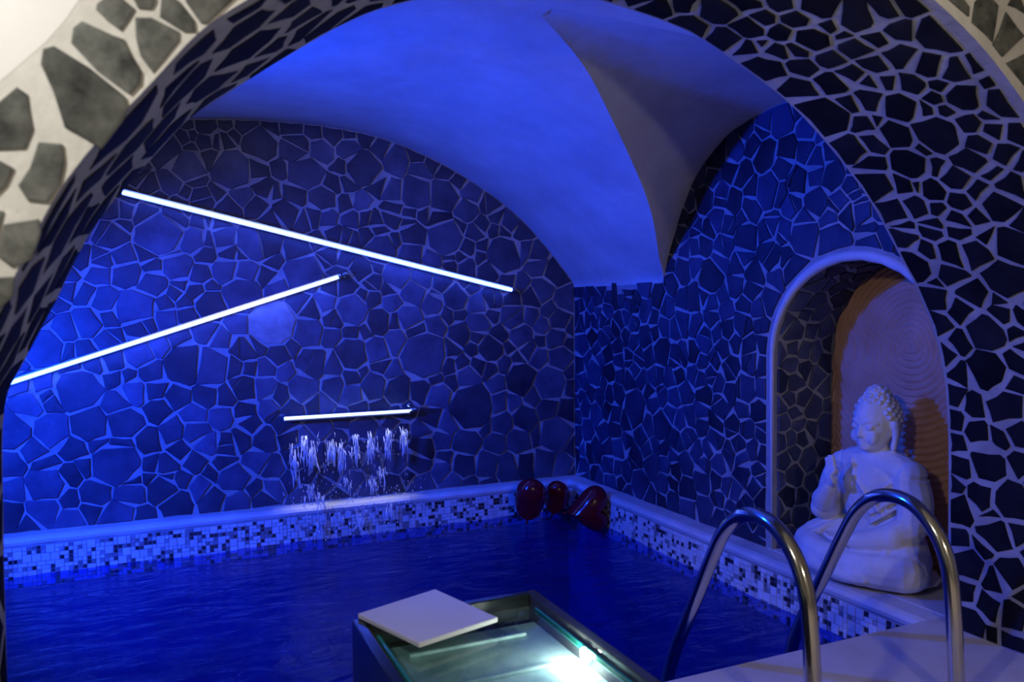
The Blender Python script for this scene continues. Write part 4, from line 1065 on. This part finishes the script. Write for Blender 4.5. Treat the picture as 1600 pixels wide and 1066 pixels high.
# ------------------------------------------------------------------ seated statue
def statue():
    base = np.array([2.315, 2.052, 0.003])
    parts = []
    def W(a, b, z): return np.array([-a, -b*(0.87 if z < 0.47 else 1.0)-(0.0 if z < 0.40 else 0.012), z*0.925 if z < 0.5 else 0.4625+(z-0.5)*1.16])           # forward is -X, its left is -Y
    def ell(c, r, nu=18, nv=12, rot=None):
        V, Fc = spherevf((0, 0, 0), r, nu, nv)
        if rot is not None:
            R = np.array(Matrix.Rotation(rot[0], 3, 'X') @ Matrix.Rotation(rot[1], 3, 'Y') @ Matrix.Rotation(rot[2], 3, 'Z')); V = [R @ v for v in V]
        parts.append(([W(*(np.array(c)+v)) for v in V], Fc))
    def limb(pts, rad, n=12):
        P = catmull(pts, 4); R_ = np.interp(np.linspace(0, 1, len(P)), np.linspace(0, 1, len(rad)), rad)
        v, f = tubevf([W(*p) for p in P], list(R_), n); parts.append((v, f))
        ell(pts[0], (rad[0],)*3, 10, 7); ell(pts[-1], (rad[-1],)*3, 10, 7)
    # crossed legs and robe
    for s in (-1, 1):
        limb([(-0.06, s*0.09, 0.10), (0.03, s*0.19, 0.095), (0.09, s*0.245, 0.075)], [0.095, 0.088, 0.07])
        limb([(0.09, s*0.245, 0.072), (0.15, s*0.14, 0.065), (0.185, -s*0.02, 0.06)], [0.068, 0.062, 0.05])
        ell((0.075, s*0.24, 0.055), (0.085, 0.075, 0.055))
    ell((0.06, 0, 0.05), (0.17, 0.25, 0.055)); ell((0.10, 0, 0.085), (0.11, 0.15, 0.05)); ell((-0.05, 0, 0.09), (0.13, 0.19, 0.10))
    ell((0.0, 0, 0.02), (0.20, 0.29, 0.024))
    # torso
    ell((-0.03, 0, 0.18), (0.105, 0.140, 0.12)); ell((-0.02, 0, 0.27), (0.100, 0.145, 0.12)); ell((-0.012, 0, 0.355), (0.092, 0.158, 0.095))
    ell((-0.02, 0, 0.415), (0.070, 0.150, 0.055)); limb([(-0.015, -0.135, 0.415), (-0.015, 0, 0.44), (-0.015, 0.135, 0.415)], [0.058, 0.06, 0.058])
    # arms with wide sleeves
    limb([(-0.012, -0.165, 0.405), (0.0, -0.200, 0.32), (0.03, -0.205, 0.235)], [0.060, 0.058, 0.052])
    limb([(0.03, -0.205, 0.235), (0.095, -0.165, 0.265), (0.125, -0.10, 0.335)], [0.054, 0.046, 0.028])
    ell((0.05, -0.195, 0.225), (0.075, 0.055, 0.055))
    limb([(-0.012, 0.165, 0.405), (-0.005, 0.205, 0.31), (0.02, 0.208, 0.215)], [0.062, 0.060, 0.056])
    limb([(0.02, 0.208, 0.215), (0.10, 0.155, 0.175), (0.155, 0.06, 0.155)], [0.056, 0.048, 0.032])
    ell((0.06, 0.185, 0.185), (0.075, 0.055, 0.06))
    # raised hand: palm forward, fingers up, thumb and index meeting
    ell((0.136, -0.085, 0.372), (0.017, 0.034, 0.038))
    for k, (b, L) in enumerate(((-0.111, 0.054), (-0.095, 0.066), (-0.079, 0.068))):
        limb([(0.136, b, 0.393), (0.138, b, 0.393+L*0.55), (0.146, b, 0.393+L)], [0.0105, 0.0095, 0.008], 8)
    limb([(0.138, -0.061, 0.388), (0.154, -0.053, 0.413), (0.172, -0.049, 0.400)], [0.010, 0.009, 0.008], 8)
    limb([(0.142, -0.055, 0.353), (0.162, -0.043, 0.368), (0.174, -0.047, 0.392)], [0.012, 0.010, 0.008], 8)
    # hand resting in the lap, palm up
    ell((0.165, 0.025, 0.148), (0.036, 0.042, 0.016))
    for k, (a, L) in enumerate(((0.142, 0.060), (0.158, 0.070), (0.174, 0.068), (0.190, 0.056))):
        limb([(a, -0.005, 0.150), (a+0.002, -0.005-L*0.5, 0.152), (a, -0.005-L, 0.160)], [0.010, 0.009, 0.0075], 8)
    limb([(0.140, 0.035, 0.155), (0.138, 0.010, 0.172), (0.148, -0.012, 0.178)], [0.012, 0.010, 0.008], 8)
    # neck and head
    limb([(-0.012, 0, 0.43), (-0.008, 0, 0.47), (0.0, 0, 0.51)], [0.060, 0.046, 0.046])
    ell((0.0, 0, 0.582), (0.084, 0.072, 0.086)); ell((0.018, 0, 0.545), (0.066, 0.060, 0.066)); ell((0.052, 0, 0.506), (0.026, 0.030, 0.020))
    ell((-0.012, 0, 0.598), (0.078, 0.076, 0.074)); ell((-0.012, 0, 0.664), (0.042, 0.040, 0.030))
    # face: brows, eyelids, nose, lips, cheeks, ears
    limb([(0.078, 0, 0.577), (0.084, 0, 0.557), (0.089, 0, 0.542)], [0.006, 0.0075, 0.0095], 8); ell((0.082, 0.009, 0.539), (0.009, 0.007, 0.006)); ell((0.082, -0.009, 0.539), (0.009, 0.007, 0.006))
    for s in (-1, 1):
        limb([(0.080, s*0.010, 0.579), (0.074, s*0.034, 0.586), (0.056, s*0.055, 0.578)], [0.0065, 0.006, 0.004], 8)
        ell((0.071, s*0.031, 0.567), (0.010, 0.017, 0.009)); ell((0.058, s*0.036, 0.535), (0.020, 0.022, 0.022))
        limb([(-0.006, s*0.076, 0.578), (-0.010, s*0.080, 0.548), (-0.002, s*0.076, 0.505)], [0.017, 0.012, 0.012], 8)
    limb([(0.070, -0.020, 0.5215), (0.0785, 0, 0.5235), (0.070, 0.020, 0.5215)], [0.003, 0.005, 0.003], 8); limb([(0.070, -0.015, 0.5140), (0.0775, 0, 0.5130), (0.070, 0.015, 0.5140)], [0.004, 0.0058, 0.004], 8)
    # robe: neckline, sash over the left shoulder and falling folds
    limb([(0.045, -0.08, 0.44), (0.070, -0.03, 0.39), (0.082, 0.04, 0.33), (0.072, 0.10, 0.27)], [0.008]*4, 8)
    for k in range(5):
        z0 = 0.40-0.035*k
        limb([(0.020, 0.140+0.004*k, z0), (0.058, 0.110, z0-0.04), (0.074, 0.06, z0-0.08)], [0.007, 0.0095, 0.006], 6)
    for s in (-1, 1):
        for k in range(5):
            t = k/4
            limb([(0.02+0.03*t, s*(0.13+0.03*t), 0.185-0.02*t), (0.11+0.03*t, s*(0.17+0.025*t), 0.140-0.018*t), (0.155, s*(0.175+0.03*t), 0.08-0.015*t)], [0.010, 0.014, 0.008], 6)
        for k in range(3):
            limb([(-0.03+0.02*k, s*(0.225+0.01*k), 0.36-0.05*k), (0.01, s*0.255, 0.29-0.04*k), (0.05, s*0.235, 0.235-0.02*k)], [0.006, 0.010, 0.007], 6)
    for k in range(4):
        limb([(0.205-0.004*k, -0.16+0.02*k, 0.035+0.020*k), (0.222-0.006*k, 0, 0.028+0.022*k), (0.205-0.004*k, 0.16-0.02*k, 0.035+0.020*k)], [0.010, 0.012, 0.010], 8)
    ell((0.20, 0.0, 0.035), (0.045, 0.16, 0.035)); ell((0.17, 0.09, 0.045), (0.06, 0.10, 0.045)); ell((0.17, -0.09, 0.045), (0.06, 0.10, 0.045))
    v, f = merge(*parts); k = 0.972
    v = [base+np.array(q)*np.array([0.92, k, k]) for q in v]
    o = mk('seated_statue', v, f, 'statue', origin=base, smooth=True)
    md = o.modifiers.new('r', 'REMESH'); md.mode = 'VOXEL'; md.voxel_size = 0.0042*S; md.use_smooth_shade = True
    sm = o.modifiers.new('s', 'SMOOTH'); sm.factor = 0.5; sm.iterations = 2
    dg = bpy.context.evaluated_depsgraph_get(); me = bpy.data.meshes.new_from_object(o.evaluated_get(dg)); o.modifiers.clear(); o.data = me
    lo = min(vv.co.z for vv in me.vertices)
    for vv in me.vertices: vv.co.z -= lo
    me.polygons.foreach_set('use_smooth', [True]*len(me.polygons))
    # curls of hair
    cp = []
    n = 190
    for i in range(n):
        zz = 1-1.62*(i+0.5)/n; th = i*2.39996; rr = math.sqrt(1-zz*zz); d = np.array([rr*math.cos(th), rr*math.sin(th), zz])
        if d[0] > 0.45 and d[2] < 0.62: continue
        if d[0] > 0.05 and d[2] < 0.05: continue
        p = np.array([-0.010, 0, 0.594])+d*np.array([0.083, 0.079, 0.082])
        cp.append(spherevf(base+W(*p)*np.array([0.92, k, k]), 0.0098, 8, 5))
    for i in range(26):
        zz = 1-1.0*(i+0.5)/26; th = i*2.39996; rr = math.sqrt(1-zz*zz)
        p = np.array([-0.012, 0, 0.664])+np.array([rr*math.cos(th)*0.043, rr*math.sin(th)*0.041, zz*0.032]); cp.append(spherevf(base+W(*p)*np.array([0.92, k, k]), 0.0092, 8, 5))
    v, f = merge(*cp); mk('hair_curls', v, f, 'statue', parent=o, origin=base, pbase=base, smooth=True)
    tag(o, 'white plaster cross-legged statue with curled hair and raised hand in the niche', 'statue')
statue()
